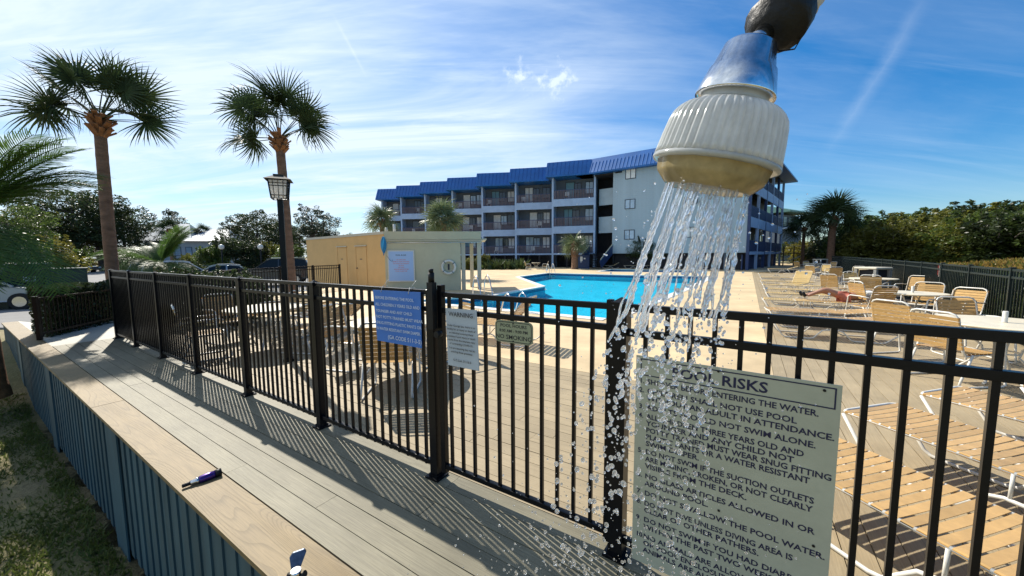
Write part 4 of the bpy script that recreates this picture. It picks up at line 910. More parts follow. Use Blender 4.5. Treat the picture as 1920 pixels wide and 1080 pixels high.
# ------------------------------------------------------------------ apartment building
FZ = [1.76, 5.0, 8.25]; ZT = 12.7; ZE = 11.0
units = [((-21.64, 62.5), (-18.0, 62.1)), ((-17.6, 59.6), (-13.3, 59.2)), ((-13.1, 56.7), (-8.7, 56.1)), ((-8.5, 53.9), (-4.1, 53.3)), ((-3.98, 51.1), (0.5, 50.5)), ((0.55, 48.5), (5.05, 47.6)), ((5.02, 45.45), (9.75, 43.9))]
apt = thing('apartment_block', 'three storey blue grey apartment block with a stepped cobalt mansard roof', 'building', (5, 45, 0))
rndA = random.Random(4)
def window(fr, u0, u1, w, z0, z1, curtain=True, mull=1, name='window'):
    """glazed opening standing on wall plane w (outwards is -w)"""
    f = B(); t = 0.06
    f.box(fr, u0, u1, w - 0.05, w, z0, z0 + t).box(fr, u0, u1, w - 0.05, w, z1 - t, z1).box(fr, u0, u0 + t, w - 0.05, w, z0 + t, z1 - t).box(fr, u1 - t, u1, w - 0.05, w, z0 + t, z1 - t)
    for k in range(mull): x = u0 + (u1 - u0) * (k + 1) / (mull + 1); f.box(fr, x - 0.03, x + 0.03, w - 0.045, w, z0 + t, z1 - t)
    o = f.obj(name, m_winfr, apt)
    B().box(fr, u0 + t, u1 - t, w - 0.02, w - 0.004, z0 + t, z1 - t).obj('pane', curtain if not isinstance(curtain, bool) else m_curtain, o)
    return o
m_glassd = mat('dark_glass', (0.02, 0.03, 0.045), 0.05, coat=0.5)
m_glassl = mat('sky_glass', (0.34, 0.46, 0.58), 0.06, coat=1.0, nz=(1, 0.2))
m_teal = mat('teal_door', (0.13, 0.28, 0.36), 0.5)
for ui, (a, c) in enumerate(units):
    fr = Fr((a[0], a[1]), d=(c[0] - a[0], c[1] - a[1])); w = math.hypot(c[0] - a[0], c[1] - a[1])
    # side walls between units
    B().box(fr, -0.12, 0.10, 0.0, 4.6, 0.0, ZE).obj('party_wall', m_band, apt)
    if ui == 6: B().box(fr, w - 0.1, w + 0.12, 0.0, 4.0, 0.0, ZE).obj('party_wall', m_band, apt)
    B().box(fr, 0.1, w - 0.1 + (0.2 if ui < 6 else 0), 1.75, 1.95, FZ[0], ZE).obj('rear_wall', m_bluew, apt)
    for fi, z in enumerate(FZ):
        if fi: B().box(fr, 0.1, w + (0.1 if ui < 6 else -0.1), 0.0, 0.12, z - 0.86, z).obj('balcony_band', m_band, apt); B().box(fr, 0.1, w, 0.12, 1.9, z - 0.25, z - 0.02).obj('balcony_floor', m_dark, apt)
        else: B().box(fr, 0.1, w, 0.0, 1.9, z - 0.2, z).obj('balcony_floor', m_band, apt)
        rb = B().box(fr, 0.1, w, 0.03, 0.09, z + 1.0, z + 1.07).box(fr, 0.1, w, 0.03, 0.09, z + 0.08, z + 0.16)
        rb.obj('railing', m_navy, apt)
        pb = B(); n = int(w / 0.19)
        for k in range(n): x = 0.15 + (w - 0.2) * k / n; pb.box(fr, x, x + 0.07, 0.0, 0.029, z + 0.06, z + 1.02)
        pb.obj('balusters', m_rail, apt, kind='stuff')
        # openings
        pick = rndA.choice((m_glassl, m_curtain, m_glassd, m_teal)); pick2 = rndA.choice((m_glassl, m_curtain, m_glassd))
        x0 = 0.9 + rndA.random() * 0.7
        window(fr, x0, x0 + 1.15, 1.75, z + 0.03, z + 2.25, pick, rndA.choice((0, 1)), 'door')
        window(fr, x0 + 1.05, x0 + 1.95, 1.75, z + 0.8, z + 2.1, rndA.choice((m_glassd, m_glassl)), 1)
        window(fr, w - 1.3, w - 0.3, 1.75, z + 0.7, z + 2.2, pick2, 1)
        if rndA.random() < 0.6:      # things left on balconies
            x1 = rndA.uniform(0.5, w - 1); B().box(fr, x1, x1 + 0.5, 0.6, 1.1, z + 0.4, z + 0.45).box(fr, x1, x1 + 0.5, 1.05, 1.1, z + 0.45, z + 0.95).box(fr, x1, x1 + 0.05, 0.6, 1.1, z, z + 0.4).box(fr, x1 + 0.45, x1 + 0.5, 0.6, 1.1, z, z + 0.4).obj('balcony_seat', m_curtain, apt)
    B().box(fr, 0, w, 2.2, 2.4, 0, FZ[0]).obj('crawlspace_wall', m_dark, apt)
    cb = B()
    for k in range(4): cb.box(fr, 0.1 + k * (w - 0.3) / 3, 0.3 + k * (w - 0.3) / 3, 0.1, 0.3, 0, FZ[0] - 0.2)
    cb.obj('pier', m_dark, apt)
    # mansard
    ex = 0.55 if ui < 6 else 0.1
    B().extr([(0.25, ZT), (-0.75, ZE - 0.05), (-0.75, ZE - 0.22), (1.9, ZE - 0.22), (5.5, ZE), (5.5, ZT)], fr, -0.75, w + ex - 0.3).obj('roof', m_blueroof, apt)
    sb_ = B(); k = -0.5
    while k < w: sb_.beam(fr.p(k, 0.20, ZT - 0.02), fr.p(k, -0.74, ZE), 0.04, 0.05); k += 0.5
    sb_.obj('roof_ribs', m_blueroof, apt, kind='stuff')
# stair bay and white gable block
W0_ = Vector((11.5, 42.4, 0)); WD = (0.80, -0.60); W1_ = Vector((22.1, 34.5, 0))
fw = Fr(W0_, d=(W1_ - W0_)); ww = (W1_ - W0_).length
def clap(b, fr, u0, u1, w, z0, z1, step=0.2, th=0.025):
    z = z0
    while z < z1: b.add([fr.p(u0, w, z + step), fr.p(u1, w, z + step), fr.p(u1, w - th, z), fr.p(u0, w - th, z)], [(0, 3, 2, 1)]); b.add([fr.p(u0, w, z), fr.p(u1, w, z), fr.p(u1, w - th, z), fr.p(u0, w - th, z)], [(0, 1, 2, 3)]); z += step
    return b
B().box(fw, 0, ww, 0.0, 0.2, FZ[0] - 0.1, ZE + 0.4).obj('gable_wall', m_siding, apt)
B().box(fw, 0.0, 0.12, 0.2, 6.0, 0, ZE).obj('stair_side_wall', m_dark, apt)
z = FZ[0]
lapm = B().add([(0, 0.0, 0.2), (ww, 0.0, 0.2), (ww, -0.022, 0), (0, -0.022, 0), (0, 0, 0), (ww, 0, 0)], [(0, 3, 2, 1), (3, 4, 5, 2)]).mesh('siding_board', m_siding)
while z < ZE - 0.1: part('siding_board', lapm, apt, fw.p(0, -0.002, z) - apt.location, (0, 0, fw.a)); z += 0.2
B().box(fw, 0.05, ww, 0.6, 0.8, 0, FZ[0] - 0.1).obj('crawlspace_wall', m_dark, apt)
for tt in (1.4, 7.6):
    for zz in (3.22, 6.56, 9.8): window(fw, tt, tt + 1.15, -0.03, zz, zz + 1.05, rndA.choice((m_glassl, m_curtain)), 1)
B().extr([(0.25, ZT), (-0.75, ZE - 0.05), (-0.75, ZE - 0.22), (1.9, ZE - 0.22), (5.5, ZE), (5.5, ZT)], fw, -4.4, ww + 0.75).obj('roof', m_blueroof, apt)
sb_ = B(); k = -4.2
while k < ww + 0.6:
    for j in range(1): sb_.beam(fw.p(k, 0.0, ZT - 0.45), fw.p(k, -0.75, ZE - 0.1), 0.05, 0.10)
    k += 0.42
sb_.obj('roof_ribs', mat('sunlit_rib', (0.12, 0.24, 0.5), 0.4), apt, kind='stuff')  # paler copy of the roof blue, sunlight put into the rib colour
st = Fr((9.75, 43.9), d=(W0_.x - 9.75, W0_.y - 43.9)); sw = (W0_ - Vector((9.75, 43.9, 0))).length
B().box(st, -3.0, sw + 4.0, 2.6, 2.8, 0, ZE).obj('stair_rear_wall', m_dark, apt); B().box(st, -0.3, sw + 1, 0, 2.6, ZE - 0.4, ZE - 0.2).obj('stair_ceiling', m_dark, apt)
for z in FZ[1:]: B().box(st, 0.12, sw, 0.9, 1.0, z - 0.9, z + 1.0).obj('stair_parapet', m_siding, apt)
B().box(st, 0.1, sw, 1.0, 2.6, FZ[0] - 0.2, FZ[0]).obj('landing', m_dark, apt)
for u in (-0.55, sw + 0.05):
    B().beam(st.p(u, -2.9, 1.0), st.p(u, 0.2, 2.85), 0.07, 0.1).obj('stair_handrail', m_trimb, apt)
    B().beam(st.p(u, -2.9, 0.45), st.p(u, 0.2, 2.2), 0.05, 0.9).obj('stair_side', m_navy, apt)
for k in range(9): B().box(st, -0.5, sw, -2.8 + k * 0.32, -2.45 + k * 0.32, 0.1 + k * 0.19, 0.16 + k * 0.19).obj('step', m_dark, apt)
B().box(st, -0.7, -0.55 + 1.6, -3.05, -2.95, 0.0, 1.5).obj('stair_panel', m_navy, apt); B().box(st, -0.05, 0.25, -3.08, -3.051, 0.85, 1.35).obj('notice', m_curtain, apt); B().box(st, 0.4, 0.62, -3.08, -3.051, 1.05, 1.2).obj('notice', m_curtain, apt)
# right hand face with balconies
fsd = Fr(W1_, d=(0.68, 0.73)); sL = 20.0
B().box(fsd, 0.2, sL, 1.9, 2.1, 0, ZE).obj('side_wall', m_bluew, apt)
for fi, z in enumerate(FZ):
    B().box(fsd, 0.02, sL, -0.02, 0.12, z - (0.95 if fi else 0.3), z).obj('balcony_band', m_band, apt)
    B().box(fsd, 0.25, sL, 0.12, 1.9, z - 0.25, z - 0.02).obj('balcony_floor', m_dark, apt)
    for k in range(5):
        a0 = 0.1 + k * sL / 5; pb = B()
        for j in range(20): x = a0 + j * 0.195; pb.box(fsd, x, x + 0.09, 0.0, 0.03, z + 0.05, z + 1.02)
        pb.obj('balusters', m_navy, apt, kind='stuff'); B().box(fsd, a0, a0 + 3.9, 0.03, 0.09, z + 1.0, z + 1.07).obj('railing', m_navy, apt)
        window(fsd, a0 + 0.6, a0 + 1.6, 1.9, z + 0.03, z + 2.15, rndA.choice((m_glassd, m_curtain)), 0, 'door'); window(fsd, a0 + 1.9, a0 + 3.1, 1.9, z + 0.8, z + 2.1, m_glassd, 1)
for k in range(6): B().box(fsd, 0.0 + k * sL / 5 - 0.12, 0.12 + k * sL / 5, -0.05, 0.19, 0, ZE).obj('column', m_navy if k % 2 == 0 else m_band, apt)
B().box(fsd, 0.2, sL, 0.5, 0.6, 0.0, FZ[0] - 0.3).obj('lattice', m_navy, apt)
B().extr([(0.2, ZT), (-1.3, ZE - 0.05), (-1.3, ZE - 0.22), (2.0, ZE - 0.22), (9, ZE), (9, ZT)], fsd, -0.6, sL + 1.0).obj('roof', m_blueroof, apt)
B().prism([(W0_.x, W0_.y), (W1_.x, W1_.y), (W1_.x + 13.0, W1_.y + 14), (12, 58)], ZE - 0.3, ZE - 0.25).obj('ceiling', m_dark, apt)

# ------------------------------------------------------------------ vegetation
def fan_frond(seed, L=1.0, fr=0.86, n=34, pet=1.0, droop=0.35, m=m_frond):
    rnd = random.Random(seed); b = B()
    pts = [(pet * t, 0, 0.10 * math.sin(t * 1.6) - 0.05 * t * t) for t in (0, 0.33, 0.66, 1)]
    b.tube(pts, [0.022, 0.014, 0.011, 0.009], 4)
    hx, hz = pts[-1][0], pts[-1][2]
    for i in range(n):
        th = R(-138 + 276 * i / (n - 1)) + rnd.uniform(-0.03, 0.03); c, s = math.cos(th), math.sin(th)
        ln = fr * (0.72 + 0.28 * math.cos(th * 0.55)) * rnd.uniform(0.88, 1.08); w = 0.019 * ln + 0.003
        fold = 0.10 * (1 if i % 2 else -1); side = Vector((-s, c, 0)); P = []
        segs = (0.04, 0.30, 0.58, 0.80, 1.0); wd = (0.5, 1.0, 0.85, 0.42, 0.04)
        dr = droop * rnd.uniform(0.6, 1.7); tw = rnd.uniform(-0.25, 0.25)
        for t, q in zip(segs, wd):
            r = ln * t; z = hz + 0.10 * abs(th) * t - dr * t ** 2.6 * ln - 0.22 * (1 - math.cos(th)) * t * ln * 0.4
            rr = r * (1 - 0.18 * t * t * dr)
            ctr = Vector((hx + c * rr, s * rr, z)); sv = (side + Vector((0, 0, fold * 3 + tw * t))) * (w * q)
            P += [ctr - sv, ctr + sv]
        b.add(P, [(2 * k, 2 * k + 1, 2 * k + 3, 2 * k + 2) for k in range(len(segs) - 1)])
    return b.mesh('frond', m)
FANS = [fan_frond(k, droop=d) for k, d in ((1, 0.12), (2, 0.25), (3, 0.42))]
FANS3 = [fan_frond(k, n=26, droop=d, m=m_frond3, pet=0.6) for k, d in ((11, 0.25), (12, 0.45), (13, 0.7))]
FANSD = [fan_frond(k, n=26, droop=d, pet=0.7) for k, d in ((21, 0.25), (22, 0.5), (23, 0.8))]
def trunk_mesh(h, r0, r1, lean=(0, 0), m=m_trunk, seed=0, n=14, rough=0.02, boots=0.0):
    rnd = random.Random(seed); b = B(); segs = max(8, int(h / 0.14)); base = 0
    for i in range(segs + 1):
        t = i / segs; r = r0 + (r1 - r0) * t + (0.05 * math.exp(-t * 14)); r *= 1 + 0.03 * (i % 2) ; x = lean[0] * t ** 1.5; y = lean[1] * t ** 1.5
        for j in range(n): a = 2 * math.pi * j / n; q = r * (1 + rough * rnd.uniform(-1, 1)); b.v.append((x + q * math.cos(a), y + q * math.sin(a), h * t))
    for i in range(segs):
        for j in range(n): b.f.append((i * n + j, i * n + (j + 1) % n, (i + 1) * n + (j + 1) % n, (i + 1) * n + j)); b.sm.append(True)
    return b.mesh('trunk', m)
def boots_obj(h, r, root, z0, dx, seed):
    rnd = random.Random(seed); b = B(); n = int(34 + 60 * max(0, h - 0.5))
    for i in range(n):
        a = i * 2.4; z = z0 + h * (i / n); o = Vector((dx + r * 0.8 * math.cos(a), r * 0.8 * math.sin(a), z)); d = Vector((math.cos(a) * 0.75, math.sin(a) * 0.75, rnd.uniform(0.5, 1.1))).normalized()
        b.beam(o, o + d * rnd.uniform(0.16, 0.3), 0.11, 0.035, up=(math.cos(a), math.sin(a), 0.2))
    b.lathe([(0, r * 0.9), (h * 0.45, r * 1.1), (h * 0.8, r * 0.9), (h * 1.15, r * 0.4)], (dx, 0, z0), n=12)
    return b.obj('leaf_bases', m_boot if r < 0.2 else m_trunk, root, world=False)
def palm(label, loc, h, r, dirs, fans, scale=1.0, seed=0, lean=(0, 0), boots=0.5, name='fan_palm', group=None, n_rand=0, trunk_m=m_trunk):
    t = thing(name, label, 'palm tree', loc, 0, group); rnd = random.Random(seed)
    part('trunk', trunk_mesh(h, r * 1.1, r * 0.92, lean, trunk_m, seed), t)
    if boots: boots_obj(boots, r * 1.05, t, h - boots * 0.75, lean[0], seed)
    D = list(dirs)
    for k in range(n_rand): D.append((k * 137.5 + rnd.uniform(-20, 20), rnd.uniform(-35, 80), rnd.uniform(0.85, 1.05)))
    for az, el, sc in D:
        o = part('frond', rnd.choice(fans), t, (lean[0], lean[1], h + boots * 0.1))
        o.rotation_euler = Matrix.Rotation(R(az), 4, 'Z').to_euler(); q = Matrix.Rotation(R(az), 3, 'Z') @ Matrix.Rotation(-R(el), 3, 'Y') @ Matrix.Rotation(rnd.uniform(-1.5, 1.5), 3, 'X')
        o.rotation_euler = q.to_euler(); s = sc * scale; o.scale = (s, s, s)
    return t
rp = random.Random(77)
def cluster(img, depth_spread, n, el_j=12):
    """fronds whose seen direction is `img` degrees (0 right, 90 up) with some depth"""
    L_ = []
    for k in range(n):
        a = R(img + rp.uniform(-el_j, el_j)); dpt = rp.uniform(-depth_spread, depth_spread)
        v = Vector((math.cos(a), dpt, math.sin(a))).normalized()
        L_.append((math.degrees(math.atan2(v.y, v.x)), math.degrees(math.asin(v.z)), rp.uniform(0.9, 1.08)))
    return L_
b1 = dp(212, 530, 10.0); b1.z = -0.42
palm('tall fan palm at the far left with a leaning brown trunk', b1, 5.55, 0.128,
     cluster(160, 0.3, 4, 7) + cluster(140, 0.35, 2, 5) + cluster(112, 0.45, 4, 8) + cluster(86, 0.6, 2, 5) + cluster(62, 0.5, 4, 8) + cluster(38, 0.4, 2, 5) + cluster(0, 0.35, 3, 7) + cluster(174, 0.3, 1, 4),
     FANS, 1.08, 5, lean=(0.08, 0))
b2 = dp(548, 560, 12.0); b2.z = -0.1
palm('tall fan palm standing behind the lantern post', b2, 5.35, 0.135,
     cluster(140, 0.35, 3, 7) + cluster(120, 0.4, 3, 6) + cluster(97, 0.6, 2, 5) + cluster(70, 0.45, 4, 8) + cluster(46, 0.4, 2, 6) + cluster(14, 0.35, 3, 6) + cluster(178, 0.4, 3, 7),
     FANS, 1.12, 9, lean=(-0.1, 0))
# crowns peeking over the pool house and others
def small_palm(label, px, py, dist, trunk_to, r, fans, sc, nr, seed, boots=0.4, tr=0.17, base_z=0.0, tm=m_trunk):
    p = dp(px, py, dist); h = p.z - base_z; loc = Vector((p.x, p.y, base_z)); return palm(label, loc, h, tr, [], fans, sc, seed, boots=boots, n_rand=nr, trunk_m=tm)
small_palm('round palm peeking over the left part of the pool house roof', 716, 418, 27, 0, 0, FANS3, 1.10, 34, 31)
small_palm('bushy palm peeking over the right part of the pool house roof', 832, 416, 26, 0, 0, FANS3, 1.28, 42, 32)
small_palm('small grey green palm in front of the apartment stairs', 1078, 463, 40, 0, 0, FANS3, 1.35, 26, 33, boots=1.6, tr=0.34, tm=m_trunk)
small_palm('dark silhouetted palm at the end of the back fence', 1562, 412, 37, 0, 0, FANSD, 2.0, 46, 34, boots=1.2, tr=0.3)
small_palm('slender palm left of the silhouetted one by the beach stairs', 1508, 430, 44, 0, 0, FANSD, 1.8, 30, 35)
small_palm('palm standing in front of the white roofed cottage', 318, 432, 46, 0, 0, FANSD, 1.15, 26, 36, base_z=-0.4)
small_palm('palm beside the right end of the white roofed cottage', 378, 436, 66, 0, 0, FANSD, 1.3, 22, 37, base_z=-0.4)

def feather_frond(seed, L=1.9, n=44, arch=0.9, m=m_frond2):
    rnd = random.Random(seed); b = B(); K_ = 12; pts = []
    for i in range(K_ + 1): t = i / K_; pts.append(Vector((L * (t - 0.16 * arch * t ** 3), 0, L * (0.10 * t - 0.42 * arch * t ** 2.6))))
    b.tube(pts, [0.02 * (1 - 0.85 * i / K_) + 0.002 for i in range(K_ + 1)], 4)
    for i in range(n):
        t = 0.16 + 0.84 * i / n; k = min(K_ - 1, int(t * K_)); f = t * K_ - k; c = pts[k].lerp(pts[k + 1], f); tg = (pts[k + 1] - pts[k]).normalized()
        for s in (-1, 1):
            ln = 0.52 * math.sin(math.pi * (0.18 + 0.78 * t)) ** 0.6 * rnd.uniform(0.85, 1.12); d = (tg * 0.75 + Vector((0, s, 0)) * 0.75 + Vector((0, 0, 0.28))).normalized(); w = 0.011
            P = []
            for q, wd in ((0, 0.5), (0.4, 1), (0.75, 0.7), (1, 0.05)):
                p = c + d * ln * q - Vector((0, 0, 0.30 * ln * q * q * rnd.uniform(0.7, 1.3))); sv = tg * w * wd; P += [p - sv, p + sv]
            b.add(P, [(2 * j, 2 * j + 1, 2 * j + 3, 2 * j + 2) for j in range(3)])
    return b.mesh('frond', m)
FEA = [feather_frond(k, arch=a) for k, a in ((1, 0.5), (2, 0.9), (3, 1.3))]
def feather_palm(label, loc, h, n, scale, seed, elmin=5, elmax=80, azr=None):
    t = thing('feather_palm', label, 'palm tree', loc); rnd = random.Random(seed)
    part('trunk', trunk_mesh(h, 0.22, 0.18, (0, 0), m_boot, seed), t)
    for k in range(n):
        az = k * 137.5 if azr is None else rnd.uniform(*azr); el = elmin + (elmax - elmin) * ((k * 0.618) % 1)
        o = part('frond', FEA[0 if el > 50 else (1 if el > 25 else 2)], t, (0, 0, h)); s = scale * rnd.uniform(0.85, 1.1); o.scale = (s, s, s)
        o.rotation_euler = (Matrix.Rotation(R(az), 3, 'Z') @ Matrix.Rotation(-R(el), 3, 'Y') @ Matrix.Rotation(rnd.uniform(-0.4, 0.4), 3, 'X')).to_euler()
p_ = dp(300, 498, 12.5); feather_palm('bright green feather palm shrub beside the parked cars', Vector((p_.x, p_.y, -0.4)), 1.7, 46, 0.85, 3, 5, 70)
feather_palm('large feather palm at the left picture edge hanging over the hedge', Vector((-9.4, 6.4, -0.9)), 3.1, 60, 1.1, 4, -10, 60)

def leaf_blob(rnd, b, c, rad, n, size, squash=0.8):
    for _ in range(n):
        while True:
            v = Vector((rnd.uniform(-1, 1), rnd.uniform(-1, 1), rnd.uniform(-1, 1)))
            if 0.05 < v.length < 1: break
        v = v.normalized() * (v.length ** 0.45); p = Vector(c) + Vector((v.x * rad, v.y * rad, v.z * rad * squash))
        a = Vector((rnd.gauss(0, 1), rnd.gauss(0, 1), rnd.gauss(0, 0.6))).normalized(); e = a.cross(Vector((rnd.gauss(0, 1), rnd.gauss(0, 1), rnd.gauss(0, 1)))).normalized(); s = size * rnd.uniform(0.6, 1.3)
        b.add([p - a * s, p + e * s * 0.42, p + a * s, p - e * s * 0.42], [(0, 1, 2, 3)])
def tree_proto(seed, H, R_, nb, leaves, lsize, kind='round'):
    """returns (trunk mesh builder, crown builder) for a unit tree of height H"""
    rnd = random.Random(seed); tb = B(); cb = B()
    tb.tube([(0, 0, 0), (0.02 * H * rnd.uniform(-1, 1), 0.02 * H, 0.25 * H), (0.03 * H * rnd.uniform(-1, 1), 0, 0.55 * H), (0, 0, 0.82 * H)], [0.035 * H, 0.026 * H, 0.018 * H, 0.006 * H], 7)
    for i in range(nb):
        t = 0.35 + 0.6 * (i + rnd.random() * 0.6) / nb; a = i * 2.4 + rnd.uniform(-0.4, 0.4); rr = R_ * (1 - abs(t - 0.62) * 1.15) * rnd.uniform(0.55, 1.05)
        if kind == 'pine': rr = R_ * (0.35 + 0.65 * math.sin(math.pi * min(1, max(0, (t - 0.45) / 0.55))) ) * rnd.uniform(0.5, 1.1); t = max(t, 0.58)
        if kind == 'low': t = 0.15 + 0.75 * rnd.random(); rr = R_ * math.sqrt(max(0.05, 1 - (t * 1.02) ** 2)) * rnd.uniform(0.2, 0.9)
        c = Vector((math.cos(a) * rr, math.sin(a) * rr, H * t)); st = Vector((0, 0, max(0.1, H * (t - 0.16)))); md = st.lerp(c, 0.55) + Vector((0, 0, -0.03 * H)); tb.tube([st, md, c], [0.010 * H, 0.006 * H, 0.002 * H], 5)
        br = R_ * rnd.uniform(0.26, 0.46)
        leaf_blob(rnd, cb, c, br, leaves // nb, lsize, 0.62 if kind != 'low' else 0.75)
        for q in range(3):
            v = Vector((rnd.gauss(0, 1), rnd.gauss(0, 1), rnd.gauss(0, 0.6))).normalized() * br * 1.05; leaf_blob(rnd, cb, c + v, br * 0.36, leaves // nb // 7, lsize, 0.7)
    if kind == 'low':
        for q in range(16):
            a = rnd.uniform(0, 6.28); rr = R_ * rnd.uniform(0.1, 0.75); p0 = Vector((math.cos(a) * rr, math.sin(a) * rr, H * 0.7)); p1 = p0 + Vector((rnd.gauss(0, 0.25), rnd.gauss(0, 0.25), H * rnd.uniform(0.28, 0.5)))
            tb.tube([p0, p0.lerp(p1, 0.5) + Vector((0.06, 0, 0)), p1], [0.02, 0.012, 0.004], 4)
            for k in range(5): leaf_blob(rnd, cb, p0.lerp(p1, 0.35 + 0.15 * k), 0.2 - 0.025 * k, 30, lsize * 0.9, 1.0)
    return tb, cb
PROTO = {'oak': tree_proto(1, 10, 4.6, 22, 9000, 0.16), 'oak2': tree_proto(2, 10, 4.2, 18, 8000, 0.16), 'pine': tree_proto(3, 12, 3.2, 15, 5200, 0.14, 'pine'), 'bush': tree_proto(4, 3, 2.2, 22, 8000, 0.085, 'low'), 'bush2': tree_proto(5, 3, 2.3, 18, 7000, 0.095, 'low')}
MESH = {}
def tree(kind, label, loc, s, lm, cat='tree', name='tree', rz=0, sz=None, group=None):
    t = thing(name, label, cat, loc, rz, group); t.scale = (s, s, sz if sz else s); tb, cb = PROTO[kind]
    if kind not in MESH: MESH[kind] = tb.mesh('trunk', m_bark)
    if (kind, lm) not in MESH: MESH[(kind, lm)] = cb.mesh('crown', m_leafs[lm])
    part('trunk', MESH[kind], t); part('crown', MESH[(kind, lm)], t); return t
def tpx(px, dist, zb=-0.4): p = dp(px, 480, dist); return Vector((p.x, p.y, zb))
TR = [('oak', 20, 42, 0.78, 'mid', 'broad tree behind the feather palm at the left edge'), ('oak2', 85, 50, 0.85, 'olive', 'dull green tree left of the tall far left palm'), ('oak', 145, 52, 1.15, 'dark', 'big dark tree just left of the leaning palm trunk'), ('oak2', 190, 55, 1.1, 'dark', 'dark tree directly behind the leaning palm trunk'), ('oak', 235, 58, 0.88, 'dark', 'dark tree right of the leaning palm trunk'),
      ('pine', 322, 80, 1.05, 'pine', 'tall thin pine rising above the cottage roof'), ('oak2', 278, 78, 0.72, 'mid', 'small tree left of the thin pine'), ('oak', 372, 76, 0.76, 'olive', 'tree behind the cottage roof'), ('oak2', 420, 78, 0.78, 'olive', 'light olive tree right of the cottage'), ('oak', 485, 66, 0.98, 'dark', 'large dense tree left of the lantern post'), ('oak2', 455, 74, 0.8, 'dark', 'dark tree between the cottage and the dense tree'), ('pine', 588, 60, 0.86, 'pine', 'open crowned pine left of the pool house'), ('oak2', 565, 64, 0.75, 'dark', 'dark tree behind the lantern post'), ('oak2', 648, 90, 0.72, 'mid', 'small far tree above the pool house roof'), ('pine', 610, 66, 0.82, 'pine', 'pine beside the left end of the pool house roof'), ('oak2', 525, 72, 0.9, 'dark', 'dark tree between the two trees by the lantern post'), ('oak', 338, 84, 0.62, 'dark', 'low dark tree behind the thin pine')]
for k, (kd, px, d, s, lm, lab) in enumerate(TR): tree(kd, lab, tpx(px, d), s, lm, rz=k * 1.3, group=None)
# mid shrubs on the parking side
SH = [(15, 20, 0.95, 'mid', 'green shrub behind the dark cabinets'), (60, 24, 1.0, 'yellow', 'yellow green shrub behind the dark cabinets'), (110, 26, 0.85, 'mid', 'shrub left of the parking lot entrance'), (250, 30, 0.8, 'dark', 'dark shrub right of the leaning trunk'), (395, 40, 0.9, 'mid', 'shrub under the cottage wall'), (440, 42, 1.25, 'dark', 'round dark shrub right of the cottage stairs'), (466, 44, 1.1, 'dark', 'dark shrub next to the round one by the second lamp'), (500, 46, 1.1, 'olive', 'olive shrub behind the dark suv'), (545, 40, 0.95, 'mid', 'shrub between lantern post and pool house'), (350, 44, 0.7, 'olive', 'small shrub below the cottage windows'), (150, 60, 1.2, 'yellow', 'far shrub at the back of the parking lot'), (205, 62, 1.1, 'dark', 'far dark shrub behind the parking lot')]
for k, (px, d, s, lm, lab) in enumerate(SH): tree('bush' if k % 2 else 'bush2', lab, tpx(px, d), s, lm, 'shrub', 'shrub', rz=k * 0.9)
# dune thicket at the right
DU = [(1560, 46, 1.5, 'dark'), (1600, 40, 1.75, 'mid'), (1640, 36, 1.75, 'olive'), (1690, 33, 1.75, 'olive'), (1640, 44, 2.3, 'mid'), (1700, 40, 2.35, 'mid'), (1745, 33, 2.0, 'olive'), (1790, 29, 1.7, 'olive'), (1800, 35, 2.2, 'olive'), (1850, 28, 1.85, 'mid'), (1900, 25, 1.7, 'dark'), (1960, 24, 1.8, 'mid'), (1880, 33, 2.35, 'dark'), (1960, 32, 2.3, 'dark'), (1515, 50, 1.3, 'yellow'), (1490, 54, 1.3, 'dark')]
dl = ['dark thicket bush beside the silhouetted palm', 'green thicket bush left of the long thicket', 'thicket bush with small crown near the left end', 'olive thicket bush left of the middle', 'tall green bush at the back left of the thicket', 'tall green bush at the back middle of the thicket', 'olive bush in the middle of the thicket', 'olive front bush above the golden grass', 'tall bush behind the golden grass', 'dark bush above the right golden grass', 'dark bush near the right picture edge', 'bush cut by the right picture edge', 'tall dark bush at the back right', 'tallest dark bush at the right picture edge', 'sunlit yellow green bush by the beach stairs', 'dark bush under the green roof']
for k, ((px, d, s, lm), lab) in enumerate(zip(DU, dl)): tree('bush' if k % 2 else 'bush2', lab, tpx(px, d, -0.3), s, lm, 'bush', 'dune_bush', rz=k * 1.1, sz=s * 0.78)
def ground_cover(name, label, poly_fn, n, size, m, cat, h=0.4, seed=3):
    rnd = random.Random(seed); b = B()
    for _ in range(n):
        x, y, z = poly_fn(rnd); p = Vector((x, y, z)); a = Vector((rnd.gauss(0, 0.6), rnd.gauss(0, 0.6), 1)).normalized(); e = a.cross(Vector((rnd.gauss(0, 1), rnd.gauss(0, 1), 0.1))).normalized(); s = size * rnd.uniform(0.6, 1.4)
        b.add([p - e * s * 0.16, p + e * s * 0.16, p + a * s * h + e * s * 0.05, p + a * s * h * 1.1], [(0, 1, 2, 3)])
    o = b.obj(name, m, kind='stuff'); tag(o, label, cat); return o
def gold_fn(r):
    t = r.random(); w = r.uniform(0.5, 9.0); x = 9.5 + t * 16; y = 5.6 + t * 19; return (x + w * 0.8, y - w * 0.6, -0.2 + 0.9 * math.sin(min(1, w / 4) * 1.57) + noise.noise(Vector((x * 0.5 + w, y * 0.5, 0))) * 0.3)
ground_cover('golden_grass', 'golden and green dune grass behind the back fence on the right', gold_fn, 30000, 0.55, m_leafs['gold'], 'grass', 0.6)
ground_cover('dune_plants', 'low green plants mixed into the dune grass', gold_fn, 16000, 0.55, m_leafs['olive'], 'ground cover', 0.6, 8)
